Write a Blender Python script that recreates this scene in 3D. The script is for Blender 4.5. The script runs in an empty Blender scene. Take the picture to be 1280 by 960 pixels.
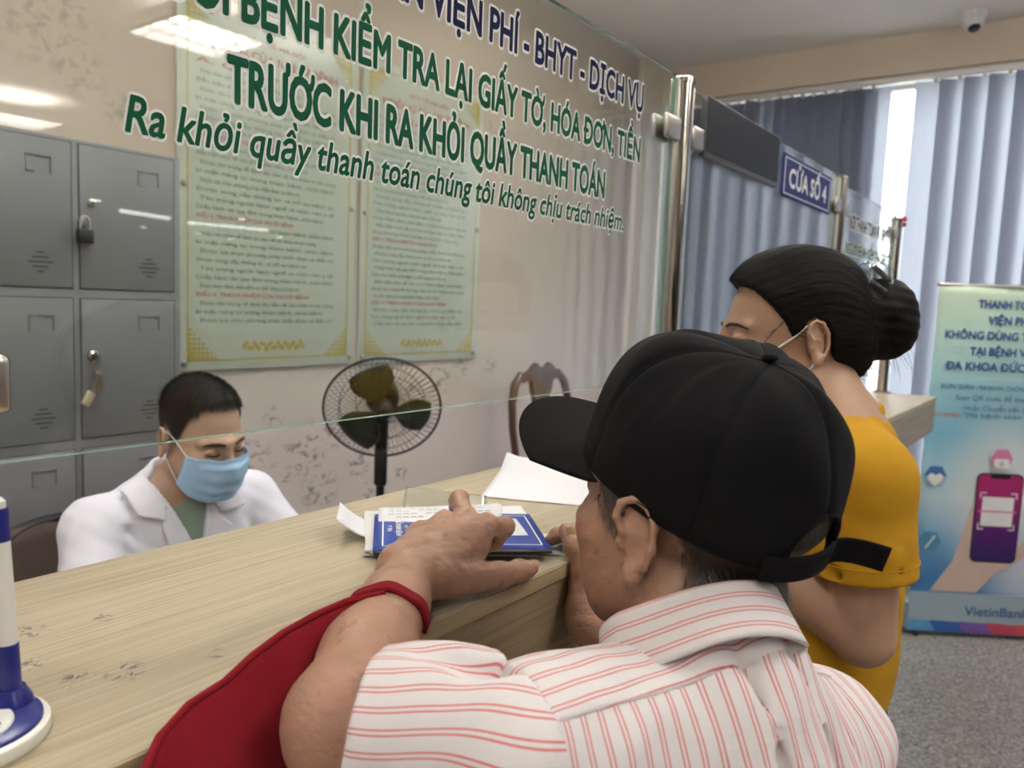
import bpy, bmesh, math, random
import numpy as np
from mathutils import Vector, Matrix, Euler
random.seed(7); np.random.seed(7)
S = bpy.context.scene
COL = S.collection
PI = math.pi
# ------------------------------------------------------------ camera
cam_d = bpy.data.cameras.new('camera'); cam = bpy.data.objects.new('camera', cam_d); COL.objects.link(cam)
cam_d.sensor_fit = 'HORIZONTAL'; cam_d.sensor_width = 36.0; cam_d.lens = 989.54/1280*36.0
cam_d.clip_start = 0.02; cam_d.clip_end = 300
def cam_rot(y, p, r):
    fw = Vector((math.cos(y)*math.cos(p), math.sin(y)*math.cos(p), -math.sin(p)))
    rt = Vector((math.sin(y), -math.cos(y), 0)); up = rt.cross(fw)
    c, s = math.cos(r), math.sin(r)
    a, b = c*rt + s*up, c*up - s*rt
    return Matrix((a, b, -fw)).transposed()
cam.matrix_world = Matrix.Translation((0, 0, 1.45)) @ cam_rot(0.630533, 0.103672, 0.0413097).to_4x4()
cam_d.dof.use_dof = True; cam_d.dof.focus_distance = 0.80; cam_d.dof.aperture_fstop = 7.0
S.camera = cam
# ------------------------------------------------------------ world, lamps, exposure
W = bpy.data.worlds.new('world'); S.world = W; W.use_nodes = True
bg = W.node_tree.nodes['Background']; bg.inputs[0].default_value = (0.93, 0.965, 1.0, 1); bg.inputs[1].default_value = 4.2
S.view_settings.view_transform = 'Standard'; S.view_settings.look = 'None'
S.view_settings.gamma = 1.0; S.view_settings.use_curve_mapping = False; S.view_settings.exposure = 0.30
CEIL = 3.09
LAMP_W = 15.0
LAMPS = [(2.68, -2.94), (0.2, -3.6), (3.6, -.3), (1.2, -.6), (-.9, -.6), (1.0, 1.45), (3.0, 1.45), (-1.2, 1.45), (3.2, -6.6), (0.2, -6.2)]
for i, (x, y) in enumerate(LAMPS):
    for up in (0, 1):                    # each luminaire shines down; its upward lamp is added fill to brighten the ceiling
        ld = bpy.data.lights.new('ceiling_lamp_and_fill', 'AREA'); ld.shape = 'SQUARE'; ld.size = 0.52
        ld.energy = LAMP_W*(.95 if up else 1); ld.color = (1.0, 0.965, 0.92)
        lo = bpy.data.objects.new('ceiling_lamp_and_fill', ld); COL.objects.link(lo)
        lo.location = (x, y, CEIL-(.14 if up else .167)); lo.rotation_euler = (PI*up, 0, 0)
# daylight coming in through the window wall
ld = bpy.data.lights.new('window_daylight', 'AREA'); ld.shape = 'RECTANGLE'; ld.size = 5.4; ld.size_y = 2.5
ld.energy = 45; ld.color = (0.93, 0.96, 1.0)
lo = bpy.data.objects.new('window_daylight', ld); COL.objects.link(lo); lo.location = (5.9, -0.3, 1.6); lo.rotation_euler = (0, PI/2, 0)

# ------------------------------------------------------------ node helpers
class NT:
    def __init__(s, name):
        s.m = bpy.data.materials.new(name); s.m.use_nodes = True; s.t = s.m.node_tree
        s.b = s.t.nodes['Principled BSDF']; s.out = s.t.nodes['Material Output']
    def n(s, kind, **kw):
        nd = s.t.nodes.new(kind)
        for k, v in kw.items(): setattr(nd, k, v)
        return nd
    def set(s, sock, v):
        if hasattr(v, 'is_output') or isinstance(v, bpy.types.NodeSocket): s.t.links.new(v, sock)
        elif isinstance(v, (tuple, list)) and sock.type == 'RGBA': sock.default_value = tuple(v) + ((1,) if len(v) == 3 else ())
        else: sock.default_value = v
    def pos(s, kind='Object'):
        return s.n('ShaderNodeTexCoord').outputs[kind]
    def geo(s): return s.n('ShaderNodeNewGeometry').outputs['Position']
    def mapping(s, v, scale=(1,1,1), rot=(0,0,0), loc=(0,0,0)):
        m = s.n('ShaderNodeMapping'); s.set(m.inputs[0], v); m.inputs['Scale'].default_value = scale
        m.inputs['Rotation'].default_value = rot; m.inputs['Location'].default_value = loc
        return m.outputs[0]
    def noise(s, v, scale, detail=3, rough=0.5, dist=0.0):
        n = s.n('ShaderNodeTexNoise'); s.set(n.inputs['Vector'], v); n.inputs['Scale'].default_value = scale
        n.inputs['Detail'].default_value = detail; n.inputs['Roughness'].default_value = rough; n.inputs['Distortion'].default_value = dist
        return n.outputs['Fac']
    def math(s, op, a, b=0.0, c=None, clamp=False):
        n = s.n('ShaderNodeMath', operation=op, use_clamp=clamp); s.set(n.inputs[0], a); s.set(n.inputs[1], b)
        if c is not None: s.set(n.inputs[2], c)
        return n.outputs[0]
    def ramp(s, f, stops, interp='LINEAR'):
        n = s.n('ShaderNodeValToRGB'); s.set(n.inputs[0], f); cr = n.color_ramp; cr.interpolation = interp
        while len(cr.elements) < len(stops): cr.elements.new(0.5)
        for e, (p, c) in zip(cr.elements, stops):
            e.position = p; e.color = tuple(c) + ((1,) if len(c) == 3 else ()) if not isinstance(c, (int, float)) else (c, c, c, 1)
        return n.outputs[0]
    def mix(s, f, a, b):
        n = s.n('ShaderNodeMix', data_type='RGBA'); s.set(n.inputs[0], f); s.set(n.inputs[6], a); s.set(n.inputs[7], b)
        return n.outputs[2]
    def step(s, v, lo, hi):
        n = s.n('ShaderNodeMapRange'); n.interpolation_type = 'SMOOTHSTEP'; s.set(n.inputs[0], v); n.inputs[1].default_value = lo; n.inputs[2].default_value = hi
        return n.outputs[0]
    def spot(s, p, c, r):
        n = s.n('ShaderNodeVectorMath', operation='DISTANCE'); s.set(n.inputs[0], p); n.inputs[1].default_value = c
        return s.step(n.outputs['Value'], r, r*0.25)
    def sep(s, v):
        n = s.n('ShaderNodeSeparateXYZ'); s.set(n.inputs[0], v); return n.outputs
    def attr(s, name):
        n = s.n('ShaderNodeAttribute', attribute_name=name); return n.outputs
    def bump(s, h, strength=0.2, dist=0.01):
        n = s.n('ShaderNodeBump'); s.set(n.inputs['Height'], h); n.inputs['Strength'].default_value = strength; n.inputs['Distance'].default_value = dist
        s.t.links.new(n.outputs[0], s.b.inputs['Normal'])
    def P(s, color=None, rough=0.5, metal=0.0, **kw):
        if color is not None: s.set(s.b.inputs['Base Color'], color)
        s.set(s.b.inputs['Roughness'], rough); s.set(s.b.inputs['Metallic'], metal)
        for k, v in kw.items(): s.set(s.b.inputs[k.replace('_', ' ')], v)
        return s.m
def simple(name, color, rough=0.5, metal=0.0, var=0.08, scale=30, bump=0.0, **kw):
    t = NT(name); f = t.noise(t.pos(), scale, 3)
    c = t.mix(f, tuple(x*(1-var) for x in color), tuple(min(1, x*(1+var)) for x in color))
    if bump: t.bump(t.noise(t.pos(), scale*4, 4), bump, 0.002)
    return t.P(c, rough, metal, **kw)
MAT = {}
# ------------------------------------------------------------ mesh helpers
class MB:
    def __init__(s): s.bm = bmesh.new(); s.mi = 0
    def _t(s, faces):
        for f in faces: f.material_index = s.mi
    def box(s, c, d, rot=None, bevel=0.0, seg=2):
        R = (rot if isinstance(rot, Matrix) else Euler(rot).to_matrix()).to_4x4() if rot is not None else Matrix()
        g = bmesh.ops.create_cube(s.bm, size=1.0, matrix=Matrix.Translation(c) @ R @ Matrix.Diagonal((*d, 1)))
        fs = set(f for v in g['verts'] for f in v.link_faces); s._t(fs)
        if bevel:
            es = list(set(e for v in g['verts'] for e in v.link_edges))
            r = bmesh.ops.bevel(s.bm, geom=es, offset=bevel, segments=seg, profile=0.5, affect='EDGES'); s._t(r['faces'])
        return s
    def b2(s, lo, hi, **kw):
        return s.box([(a+b)/2 for a, b in zip(lo, hi)], [abs(b-a) for a, b in zip(lo, hi)], **kw)
    def ring(s, pts): return [s.bm.verts.new(p) for p in pts]
    def bridge(s, a, b, closed=True):
        n = len(a); fs = []
        for i in range(n if closed else n-1):
            j = (i+1) % n
            fs.append(s.bm.faces.new((a[i], a[j], b[j], b[i])))
        s._t(fs)
    def cap(s, r, flip=False):
        f = s.bm.faces.new(list(reversed(r)) if flip else r); s._t([f])
    def tube(s, pts, r, seg=10, closed=False, caps=True, flat=1.0, upv=None):
        pts = [Vector(p) for p in pts]; n = len(pts)
        rs = r if isinstance(r, (list, tuple)) else [r]*n
        rings = []; prev = None
        for i, p in enumerate(pts):
            if closed: t = (pts[(i+1) % n]-pts[i-1])
            else: t = pts[min(i+1, n-1)]-pts[max(i-1, 0)]
            t.normalize()
            if prev is None:
                u = Vector(upv) if upv else (Vector((0, 0, 1)) if abs(t.z) < 0.9 else Vector((1, 0, 0)))
            else: u = prev
            u = (u - t*u.dot(t)).normalized(); v = t.cross(u); prev = u
            rings.append(s.ring([p + (u*math.cos(a)*flat + v*math.sin(a))*rs[i] for a in [2*PI*k/seg for k in range(seg)]]))
        for i in range(n-1): s.bridge(rings[i], rings[i+1])
        if closed: s.bridge(rings[-1], rings[0])
        elif caps: s.cap(rings[0], True); s.cap(rings[-1])
        return s
    def cyl(s, a, b, r0, r1=None, seg=24): return s.tube([a, b], [r0, r0 if r1 is None else r1], seg)
    def lathe(s, prof, c=(0, 0, 0), R=None, seg=32):
        R = R or Matrix.Identity(3); c = Vector(c); rings = []
        for r, z in prof:
            rings.append(s.ring([c + R @ Vector((max(r, 1e-5)*math.cos(2*PI*k/seg), max(r, 1e-5)*math.sin(2*PI*k/seg), z)) for k in range(seg)]))
        for i in range(len(rings)-1): s.bridge(rings[i], rings[i+1])
        s.cap(rings[0], True); s.cap(rings[-1])
        return s
    def grid(s, f, nu, nv, closed_u=False):
        rows = [s.ring([f(i/(nu if closed_u else nu-1), j/(nv-1)) for i in range(nu)]) for j in range(nv)]
        for j in range(nv-1): s.bridge(rows[j], rows[j+1], closed_u)
        return rows
    def prism(s, poly, M4, depth):
        a = s.ring([M4 @ Vector((x, y, 0)) for x, y in poly]); b = s.ring([M4 @ Vector((x, y, depth)) for x, y in poly])
        s.cap(a, True); s.bridge(a, b); s.cap(b); return s
    def ico(s, c, r, sub=2, scale=(1, 1, 1), R=None):
        M4 = Matrix.Translation(c) @ (R.to_4x4() if R else Matrix()) @ Matrix.Diagonal((*scale, 1))
        g = bmesh.ops.create_icosphere(s.bm, subdivisions=sub, radius=r, matrix=M4)
        s._t(set(f for v in g['verts'] for f in v.link_faces)); return s
    def mesh(s, name, smooth=0.6):
        bmesh.ops.recalc_face_normals(s.bm, faces=s.bm.faces)
        me = bpy.data.meshes.new(name); s.bm.to_mesh(me); s.bm.free()
        if smooth:
            me.shade_smooth()
            try: me.set_sharp_from_angle(angle=smooth)
            except Exception: pass
        return me
XF = {}
def thing(name, label, cat, loc=(0, 0, 0), rotz=0.0, group=None, rot=None):
    o = bpy.data.objects.new(name, None); COL.objects.link(o); o.empty_display_size = 0.05
    o.location = loc; o.rotation_euler = rot if rot else (0, 0, rotz)
    o['label'] = label; o['category'] = cat
    if group: o['group'] = group
    XF[o] = Matrix.Translation(loc) @ o.rotation_euler.to_matrix().to_4x4()
    return o
def link(name, me, mats, parent=None, world=False, label=None):
    o = bpy.data.objects.new(name, me); COL.objects.link(o)
    for m in (mats if isinstance(mats, (list, tuple)) else [mats]): me.materials.append(m)
    if parent is not None:
        o.parent = parent
        if world and parent in XF: me.transform(XF[parent].inverted())
        XF[o] = XF.get(parent, Matrix())
    else: XF[o] = Matrix()
    if label: o['label'] = label
    return o
def part(name, mb, mats, parent=None, world=False, label=None, smooth=0.6):
    return link(name, mb.mesh(name, smooth), mats, parent, world, label)
def tag(o, label, cat, group=None):
    o['label'] = label; o['category'] = cat
    if group: o['group'] = group
    return o
def struct(name, mb, mats, smooth=0.0):
    o = part(name, mb, mats, smooth=smooth); o['kind'] = 'structure'; return o
# text as a mesh in the XY plane
def text_raw(s, offset=0.0, shear=0.0, extrude=0.0, align='LEFT', spacing=1.0):
    cu = bpy.data.curves.new('lettering', 'FONT'); cu.body = s; cu.offset = offset; cu.shear = shear; cu.extrude = extrude
    cu.align_x = align; cu.size = 1.0; cu.resolution_u = 3; cu.space_character = spacing
    o = bpy.data.objects.new('lettering', cu); COL.objects.link(o)
    bpy.context.view_layer.update()
    dg = bpy.context.evaluated_depsgraph_get()
    me = bpy.data.meshes.new_from_object(o.evaluated_get(dg))
    bpy.data.objects.remove(o); bpy.data.curves.remove(cu)
    return me
def verts(me):
    a = np.empty(len(me.vertices)*3, np.float32); me.vertices.foreach_get('co', a); return a.reshape(-1, 3)
HORN = {'Ơ': 'O', 'Ớ': 'Ó', 'Ờ': 'Ò', 'Ở': 'Ỏ', 'Ợ': 'Ọ', 'ơ': 'o', 'ớ': 'ó', 'ờ': 'ò', 'ở': 'ỏ', 'ợ': 'ọ', 'Đ': 'D', 'đ': 'd'}
def text_mesh(s, offset=0.0, shear=0.0, extrude=0.0, align='LEFT', spacing=1.0):
    if not any(c in HORN for c in s): return text_raw(s, offset, shear, extrude, align, spacing)
    s2 = ''.join(HORN.get(c, c) for c in s); me = text_raw(s2, offset, shear, extrude, align, spacing)
    ch = float(verts(text_raw('H'))[:, 1].max()); xh = float(verts(text_raw('x'))[:, 1].max()); bm = bmesh.new(); bm.from_mesh(me)
    for i, c in enumerate(s):
        if c not in HORN: continue
        base = 'O' if c in 'ƠỚỜỞỢ' else 'o' if c in 'ơớờởợ' else 'D' if c == 'Đ' else 'd'
        r = float(verts(text_raw(s2[:i]+base))[:, 0].max()); w = verts(text_raw(base))[:, 0]; l = r-float(w.max()-w.min())
        if base in 'Oo':
            h = ch if base == 'O' else xh; q = [(r-.13*h, h*.86), (r-.02*h, h*.90), (r+.035*h, h*1.0), (r+.035*h, h*1.12), (r+.115*h, h*1.12), (r+.105*h, h*.96), (r+.03*h, h*.80), (r-.06*h, h*.76)]
        elif base == 'D': q = [(l-.09, ch*.46), (l+.26, ch*.46), (l+.26, ch*.55), (l-.09, ch*.55)]
        else: q = [(r-.26, ch*.84), (r+.09, ch*.84), (r+.09, ch*.92), (r-.26, ch*.92)]
        bm.faces.new([bm.verts.new((x+shear*y, y, .0002)) for x, y in q])
    bm.to_mesh(me); bm.free(); return me
def join_meshes(name, items):            # items: (mesh, matrix, material index)
    bm = bmesh.new()
    for me, M4, mi in items:
        n0 = len(bm.faces); me2 = me.copy(); me2.transform(M4); bm.from_mesh(me2); bm.faces.ensure_lookup_table()
        for f in bm.faces[n0:]: f.material_index = mi
        bpy.data.meshes.remove(me2)
    out = bpy.data.meshes.new(name); bm.to_mesh(out); bm.free(); return out
CAPH = None
def text_fit(s, M4, x0, x1, base, cap, offset=0.03, shear=0.0, z=0.0, extrude=0.0, spacing=1.0):
    """mesh of s stretched between x0..x1 with its baseline at base and capital height cap, in the plane of M4"""
    global CAPH
    if CAPH is None: CAPH = float(verts(text_mesh('H'))[:, 1].max())
    ref = verts(text_mesh(s, 0.0, shear, 0, spacing=spacing)); a, b = ref[:, 0].min(), ref[:, 0].max()
    sy = cap/CAPH; sx = (x1-x0)/(b-a) if x1 is not None else sy
    me = text_mesh(s, 0.0, shear, extrude, spacing=spacing)
    me.transform(Matrix.Translation((x0, base, z)) @ Matrix.Diagonal((sx, sy, 1, 1)) @ Matrix.Translation((-a, 0, 0)))
    r = offset*cap                       # stroke thickened by layered copies
    if r > 0:
        n = 8 if offset < .1 else 14
        items = [(me, Matrix.Translation((r*.8*math.cos(2*PI*k/n), r*math.sin(2*PI*k/n), 2.5e-5*k)), 0) for k in range(n)]
        me = join_meshes('lettering', items + [(me, Matrix.Translation((0, 0, 2.5e-5*n)), 0)])
    me.transform(M4)
    return me
# ------------------------------------------------------------ materials
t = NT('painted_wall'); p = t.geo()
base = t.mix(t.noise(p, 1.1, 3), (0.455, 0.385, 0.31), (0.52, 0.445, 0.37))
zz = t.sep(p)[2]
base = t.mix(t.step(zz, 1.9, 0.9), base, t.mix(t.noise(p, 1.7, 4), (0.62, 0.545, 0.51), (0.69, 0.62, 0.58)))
fine = t.noise(p, 22, 6, 0.62, 0.6); big = t.noise(p, 55, 5, 0.7)
m = None
for c, r in [((1.14, 2.6, 2.22), .20), ((1.22, 2.6, 2.12), .13), ((0.9, 2.6, 2.3), .18), ((1.36, 2.6, 2.02), .09), ((2.0, 2.6, 2.5), .14), ((3.3, 2.6, 2.35), .1)]:
    k = t.spot(p, c, r); m = k if m is None else t.math('MAXIMUM', m, k)
stain = t.math('MULTIPLY', m, t.step(fine, .47, .62))
base = t.mix(t.math('MULTIPLY', stain, .55), base, (0.22, 0.20, 0.16))
m = None
for c, r in [((1.86, 2.6, .80), .12), ((1.99, 2.6, .70), .09), ((2.13, 2.6, .80), .16), ((2.28, 2.6, .86), .10), ((1.96, 2.6, .95), .07), ((2.2, 2.6, .62), .13), ((2.42, 2.6, .7), .09),
             ((2.75, 2.6, 1.0), .07), ((2.95, 2.6, 1.06), .12), ((3.1, 2.6, 1.1), .09), ((2.86, 2.6, .85), .07), ((3.35, 2.6, 1.12), .08), ((2.7, 2.6, .62), .06), ((1.8, 2.6, 1.03), .05), ((2.5, 2.6, .55), .1)]:
    k = t.spot(p, c, r); m = k if m is None else t.math('MAXIMUM', m, k)
peel = t.math('MULTIPLY', m, t.step(t.noise(t.mapping(p, (1, 1, 1.6)), 17, 5, .6, 1.2), .52, .56))
base = t.mix(t.math('MULTIPLY', peel, t.ramp(big, [(0.35, 0.3), (0.6, 0.95)])), base, (0.17, 0.16, 0.14))
t.bump(t.math('ADD', t.math('MULTIPLY', peel, -1.0), t.math('MULTIPLY', fine, .2)), .35, .004)
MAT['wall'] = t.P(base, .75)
MAT['ceiling'] = simple('ceiling_paint', (.86, .82, .76), .9, var=.02, scale=2)
MAT['beam'] = simple('beam_paint', (.82, .71, .60), .8, var=.05, scale=3)
MAT['cream'] = simple('cream_paint', (.80, .72, .62), .7, var=.06, scale=5)
MAT['white_alu'] = simple('white_aluminium', (.80, .80, .80), .35, .2, var=.03)
t = NT('speckled_floor'); p = t.geo()
v = t.n('ShaderNodeTexVoronoi'); t.set(v.inputs['Vector'], p); v.inputs['Scale'].default_value = 130
sp = t.sep(v.outputs['Color'])[0]
c = t.ramp(sp, [(0.0, (.12, .115, .108)), (.4, (.22, .21, .195)), (.75, (.34, .325, .30)), (1, (.52, .50, .47))])
c = t.mix(t.math('MULTIPLY', t.noise(p, 2.5, 4), .5), c, (.24, .225, .21))
MAT['floor'] = t.P(c, t.ramp(t.noise(p, 60, 3), [(.3, .22), (.7, .42)]))
# oak laminate of the counter
def wood(name, a, b, c, axis=0, scuffs=(), rough=.42):
    t = NT(name); p = t.geo()
    sc = [160, 160, 160]; sc[axis] = 3.2
    f1 = t.noise(t.mapping(p, tuple(sc)), 1.0, 4, .65, .15)
    sc2 = [38, 38, 38]; sc2[axis] = .9
    f2 = t.noise(t.mapping(p, tuple(sc2)), 1.0, 3, .5, .4)
    col = t.ramp(f1, [(.30, a), (.5, b), (.70, c)])
    col = t.mix(t.math('MULTIPLY', t.step(f2, .42, .75), .35), col, a)
    if scuffs:
        m = None
        for cc, r in scuffs:
            k = t.spot(p, cc, r); m = k if m is None else t.math('MAXIMUM', m, k)
        k = t.math('MULTIPLY', m, t.step(t.noise(t.mapping(p, (1, 1.3, 1)), 75, 5, .6, 1.5), .53, .58))
        col = t.mix(k, col, (.10, .105, .12))
    t.bump(f1, .06, .001)
    return t.P(col, rough, Coat_Weight=.10, Coat_Roughness=.3)
MAT['oak'] = wood('oak_laminate', (.315, .255, .165), (.43, .365, .25), (.51, .445, .325),
                  scuffs=[((.262, .655, 1.15), .022), ((.29, .715, 1.15), .02), ((.305, .585, 1.15), .022), ((.275, .60, 1.15), .018), ((.345, .70, 1.15), .014), ((.24, .72, 1.15), .018), ((.37, .56, 1.15), .012), ((.30, .66, 1.15), .01)])
MAT['oak_edge'] = wood('oak_edge_band', (.30, .23, .12), (.40, .32, .18), (.47, .39, .24))
MAT['oak_front'] = wood('oak_front_panel', (.20, .145, .08), (.28, .21, .125), (.35, .275, .18))
# clear glass: see-through with a mirror reflection that follows the viewing angle
def glass(name, tint, ior=1.5, rough=0.0, extra=0.0):
    t = NT(name); t.t.nodes.remove(t.b)
    tr = t.n('ShaderNodeBsdfTransparent'); tr.inputs[0].default_value = (*tint, 1)
    gl = t.n('ShaderNodeBsdfGlossy'); gl.inputs['Roughness'].default_value = rough; gl.inputs[0].default_value = (1, 1, 1, 1)
    ge = t.n('ShaderNodeNewGeometry'); dt = t.n('ShaderNodeVectorMath', operation='DOT_PRODUCT')
    t.set(dt.inputs[0], ge.outputs['Incoming']); t.set(dt.inputs[1], ge.outputs['Normal'])
    k = t.math('POWER', t.math('SUBTRACT', 1.0, t.math('ABSOLUTE', dt.outputs['Value']), clamp=True), 5.0)
    f0 = ((ior-1)/(ior+1))**2
    f = t.math('ADD', t.math('MULTIPLY', k, 1-f0), f0 + extra, clamp=True); mx = t.n('ShaderNodeMixShader')
    t.set(mx.inputs[0], f); t.t.links.new(tr.outputs[0], mx.inputs[1]); t.t.links.new(gl.outputs[0], mx.inputs[2])
    t.t.links.new(mx.outputs[0], t.out.inputs[0]); return t.m
MAT['glass'] = glass('clear_glass', (.965, .985, .972))
MAT['window_glass'] = glass('window_glass', (.97, .98, .98))
MAT['glass_edge'] = NT('green_glass_edge').P((.16, .34, .27), .12, Transmission_Weight=.35, IOR=1.5)
MAT['chrome'] = simple('polished_steel', (.56, .54, .50), .14, 1.0, var=.05, scale=8)
MAT['steel'] = simple('brushed_steel', (.50, .47, .43), .32, 1.0, var=.08, scale=60)
MAT['dark_gap'] = simple('dark_rubber', (.02, .02, .02), .6)
MAT['black'] = simple('black_plastic', (.016, .016, .017), .35)
MAT['black_gloss'] = simple('black_screen', (.012, .014, .018), .08)
MAT['white'] = simple('white_vinyl', (.82, .84, .82), .7, var=.02, Specular_IOR_Level=.15)
MAT['green'] = simple('green_vinyl', (.008, .105, .048), .7, var=.05, Specular_IOR_Level=.15)
MAT['navy'] = simple('navy_vinyl', (.012, .014, .065), .7, var=.05, Specular_IOR_Level=.15)
MAT['paper'] = simple('white_paper', (.66, .67, .69), .8, var=.03, scale=12)
MAT['sign_blue'] = simple('blue_enamel', (.028, .045, .19), .6, Specular_IOR_Level=.15)
MAT['locker'] = simple('grey_locker_paint', (.20, .205, .218), .42, .15, var=.05, scale=4)
MAT['seam'] = simple('locker_seam', (.05, .05, .052), .6)
MAT['brass'] = simple('brass_key', (.45, .38, .25), .35, .9)
# ------------------------------------------------------------ the room
XW, YW = 5.2, 2.6
m = MB(); m.b2((-3, -22, -.1), (XW+.2, YW+.1, 0)); m.b2((XW+.2, -22, -.1), (17, -3.3, 0)); struct('floor', m, MAT['floor'])
m = MB(); m.b2((-3, -22, CEIL), (XW+.2, YW+.1, CEIL+.1)); m.b2((XW+.2, -22, CEIL), (17, -3.3, CEIL+.1)); struct('ceiling', m, MAT['ceiling'])
m = MB(); m.b2((-3, YW, 0), (4.84, YW+.1, CEIL)); struct('wall_back', m, MAT['wall'])
m = MB(); m.b2((4.84, YW-.03, 0), (XW+.2, YW+.1, CEIL)); struct('trim_1', m, MAT['cream'])
m = MB(); m.b2((-3.1, -22, 0), (-3, YW+.1, CEIL)); struct('wall_left', m, MAT['cream'])
m = MB(); m.b2((-3.1, -22.1, 0), (17, -22, CEIL)); struct('wall_front', m, MAT['cream'])
m = MB(); m.b2((17, -22.1, 0), (17.1, -3.3, CEIL)); m.b2((XW, -3.4, 0), (17, -3.3, CEIL)); struct('wall_corridor', m, MAT['cream'])
# window wall: beam over the blinds, low wall under them, frames and panes
m = MB(); m.b2((XW-.02, -3.3, 2.868), (XW+.2, YW, CEIL)); struct('wall_right', m, MAT['beam'])
m = MB(); m.b2((XW+.12, -3.3, 0), (XW+.2, YW, .42)); struct('wall_sill', m, MAT['cream'])
m = MB()
for y in (-3.25, -2.1, -.95, .2, 1.35, 2.5): m.b2((XW+.13, y-.03, .42), (XW+.19, y+.03, 2.868))
for z in (.45, 2.84): m.b2((XW+.13, -3.3, z-.025), (XW+.19, YW, z+.025))
w = struct('window_1', m, MAT['white_alu'])
m = MB(); m.b2((XW+.155, -3.3, .45), (XW+.163, YW, 2.84)); part('pane', m, MAT['window_glass'], w, smooth=0)
# pale building and ground outside
t = NT('outside_facade'); p = t.geo(); s_ = t.sep(p)
band = t.math('PINGPONG', s_[2], .9); c = t.mix(t.step(band, .30, .34), (.55, .60, .66), (.80, .80, .78))
m = MB(); m.b2((17, -2, -.5), (23, 3.2, 4.6)); m.b2((16.8, -2.2, 4.6), (23, 3.4, 4.9)); m.b2((16.6, -2.2, 2.2), (17, 3.4, 2.4))
o = part('office_building', m, t.P(c, .8), smooth=0); tag(o, 'pale building outside seen through the gap in the blinds', 'building')
m = MB(); m.b2((XW+.25, -12, -.6), (40, 14, -.5)); struct('ground', m, simple('outside_paving', (.5, .5, .48), .9))
# vertical blinds
t = NT('blind_fabric'); t.t.nodes.remove(t.b)
df = t.n('ShaderNodeBsdfDiffuse'); tl = t.n('ShaderNodeBsdfTranslucent'); p = t.geo()
wv = t.noise(t.mapping(p, (60, 60, 4)), 1, 3)
t.set(df.inputs[0], t.mix(wv, (.18, .18, .215), (.215, .215, .255))); t.set(tl.inputs[0], t.mix(wv, (.42, .45, .52), (.48, .51, .58)))
mx = t.n('ShaderNodeMixShader'); mx.inputs[0].default_value = .46
t.t.links.new(df.outputs[0], mx.inputs[1]); t.t.links.new(tl.outputs[0], mx.inputs[2]); t.t.links.new(mx.outputs[0], t.out.inputs[0])
MAT['blind'] = t.m
bl = thing('vertical_blind', 'blue-grey vertical slat blinds hanging across the window wall', 'blind', (XW+.02, .5, 2.85))
m = MB(); m.b2((XW-.015, -3.2, 2.822), (XW+.045, YW-.1, 2.86), bevel=.004)
part('head_rail', m, MAT['white_alu'], bl, True)
ys = [(2.46 - .0695*i, {4: 62, 8: 55}.get(i, 9+1.5*math.sin(i*2.3)), 1) for i in range(19)] + [(.874-.123*i, 17+3*math.sin(i*1.7), 0) for i in range(33)]
for i, (y, ang, closed) in enumerate(ys):
    w_, a = (.205 if closed else .205), math.radians(ang)
    bow = .010 if not closed else .004
    def f(u, v, y=y, a=a, bow=bow, i=i):
        s = (u-.5)*w_; z = 2.815 - v*2.70
        b = bow*math.cos(PI*(u-.5)) + .004*math.sin(v*5+i)
        return (XW+.015 + s*math.sin(a) + b*math.cos(a), y - s*math.cos(a) + b*math.sin(a), z)
    m = MB(); m.grid(f, 7, 14); o = part('slat', m, MAT['blind'], bl, True)
    m = MB(); m.b2((XW+.005, y-.012, 2.805), (XW+.022, y+.012, 2.832), bevel=.003); part('slat_clip', m, MAT['white'], o, True)
# ceiling lights
t = NT('light_diffuser'); MAT['lamp_on'] = t.P((.9, .9, .9), .4, Emission_Color=(1, .97, .92, 1), Emission_Strength=6.0)
MAT['louvre'] = simple('bright_louvre', (.75, .75, .75), .2, .8)
def ceiling_light(x, y, lab):
    o = thing('ceiling_light', lab, 'ceiling light', (x, y, CEIL-.15), group=None)
    m = MB()
    for a, b in (((-.3, -.3), (.3, -.27)), ((-.3, .27), (.3, .3)), ((-.3, -.27), (-.27, .27)), ((.27, -.27), (.3, .27))): m.b2((*a, -.075), (*b, 0))
    m.b2((-.27, -.27, -.012), (.27, .27, -.002)); part('frame', m, MAT['white_alu'], o)
    for sx in (-.25, .25):
        for sy in (-.25, .25): m = MB(); m.cyl((sx, sy, -.002), (sx, sy, .15), .004, seg=8); part('hanger_rod', m, MAT['steel'], o)  # fixture hung low to leave room for the added upward fill lamp
    for k in range(3):
        m = MB(); m.cyl((-.26, -.17+.17*k, -.035), (.26, -.17+.17*k, -.035), .013, seg=12); part('tube', m, MAT['lamp_on'], o)
    m = MB()
    for k in range(7): m.b2((-.27+.09*k-.002, -.27, -.072), (-.27+.09*k+.002, .27, -.049))
    for k in (-.085, .085): m.b2((-.27, k-.002, -.072), (.27, k+.002, -.049))
    part('louvre', m, MAT['louvre'], o)
PLACE = ['over the hall, reflected in the glass screen above the lettering', 'over the hall on the far left', 'over the waiting side by the blinds', 'over the near queue', 'over the left end of the hall',
         'over the lockers', 'over the carved wooden chair', 'over the far left desk', 'at the far hall wall', 'at the far left hall corner']
for (x, y), pl in zip(LAMPS, PLACE): ceiling_light(x, y, 'square louvred ceiling light ' + pl)
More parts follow.
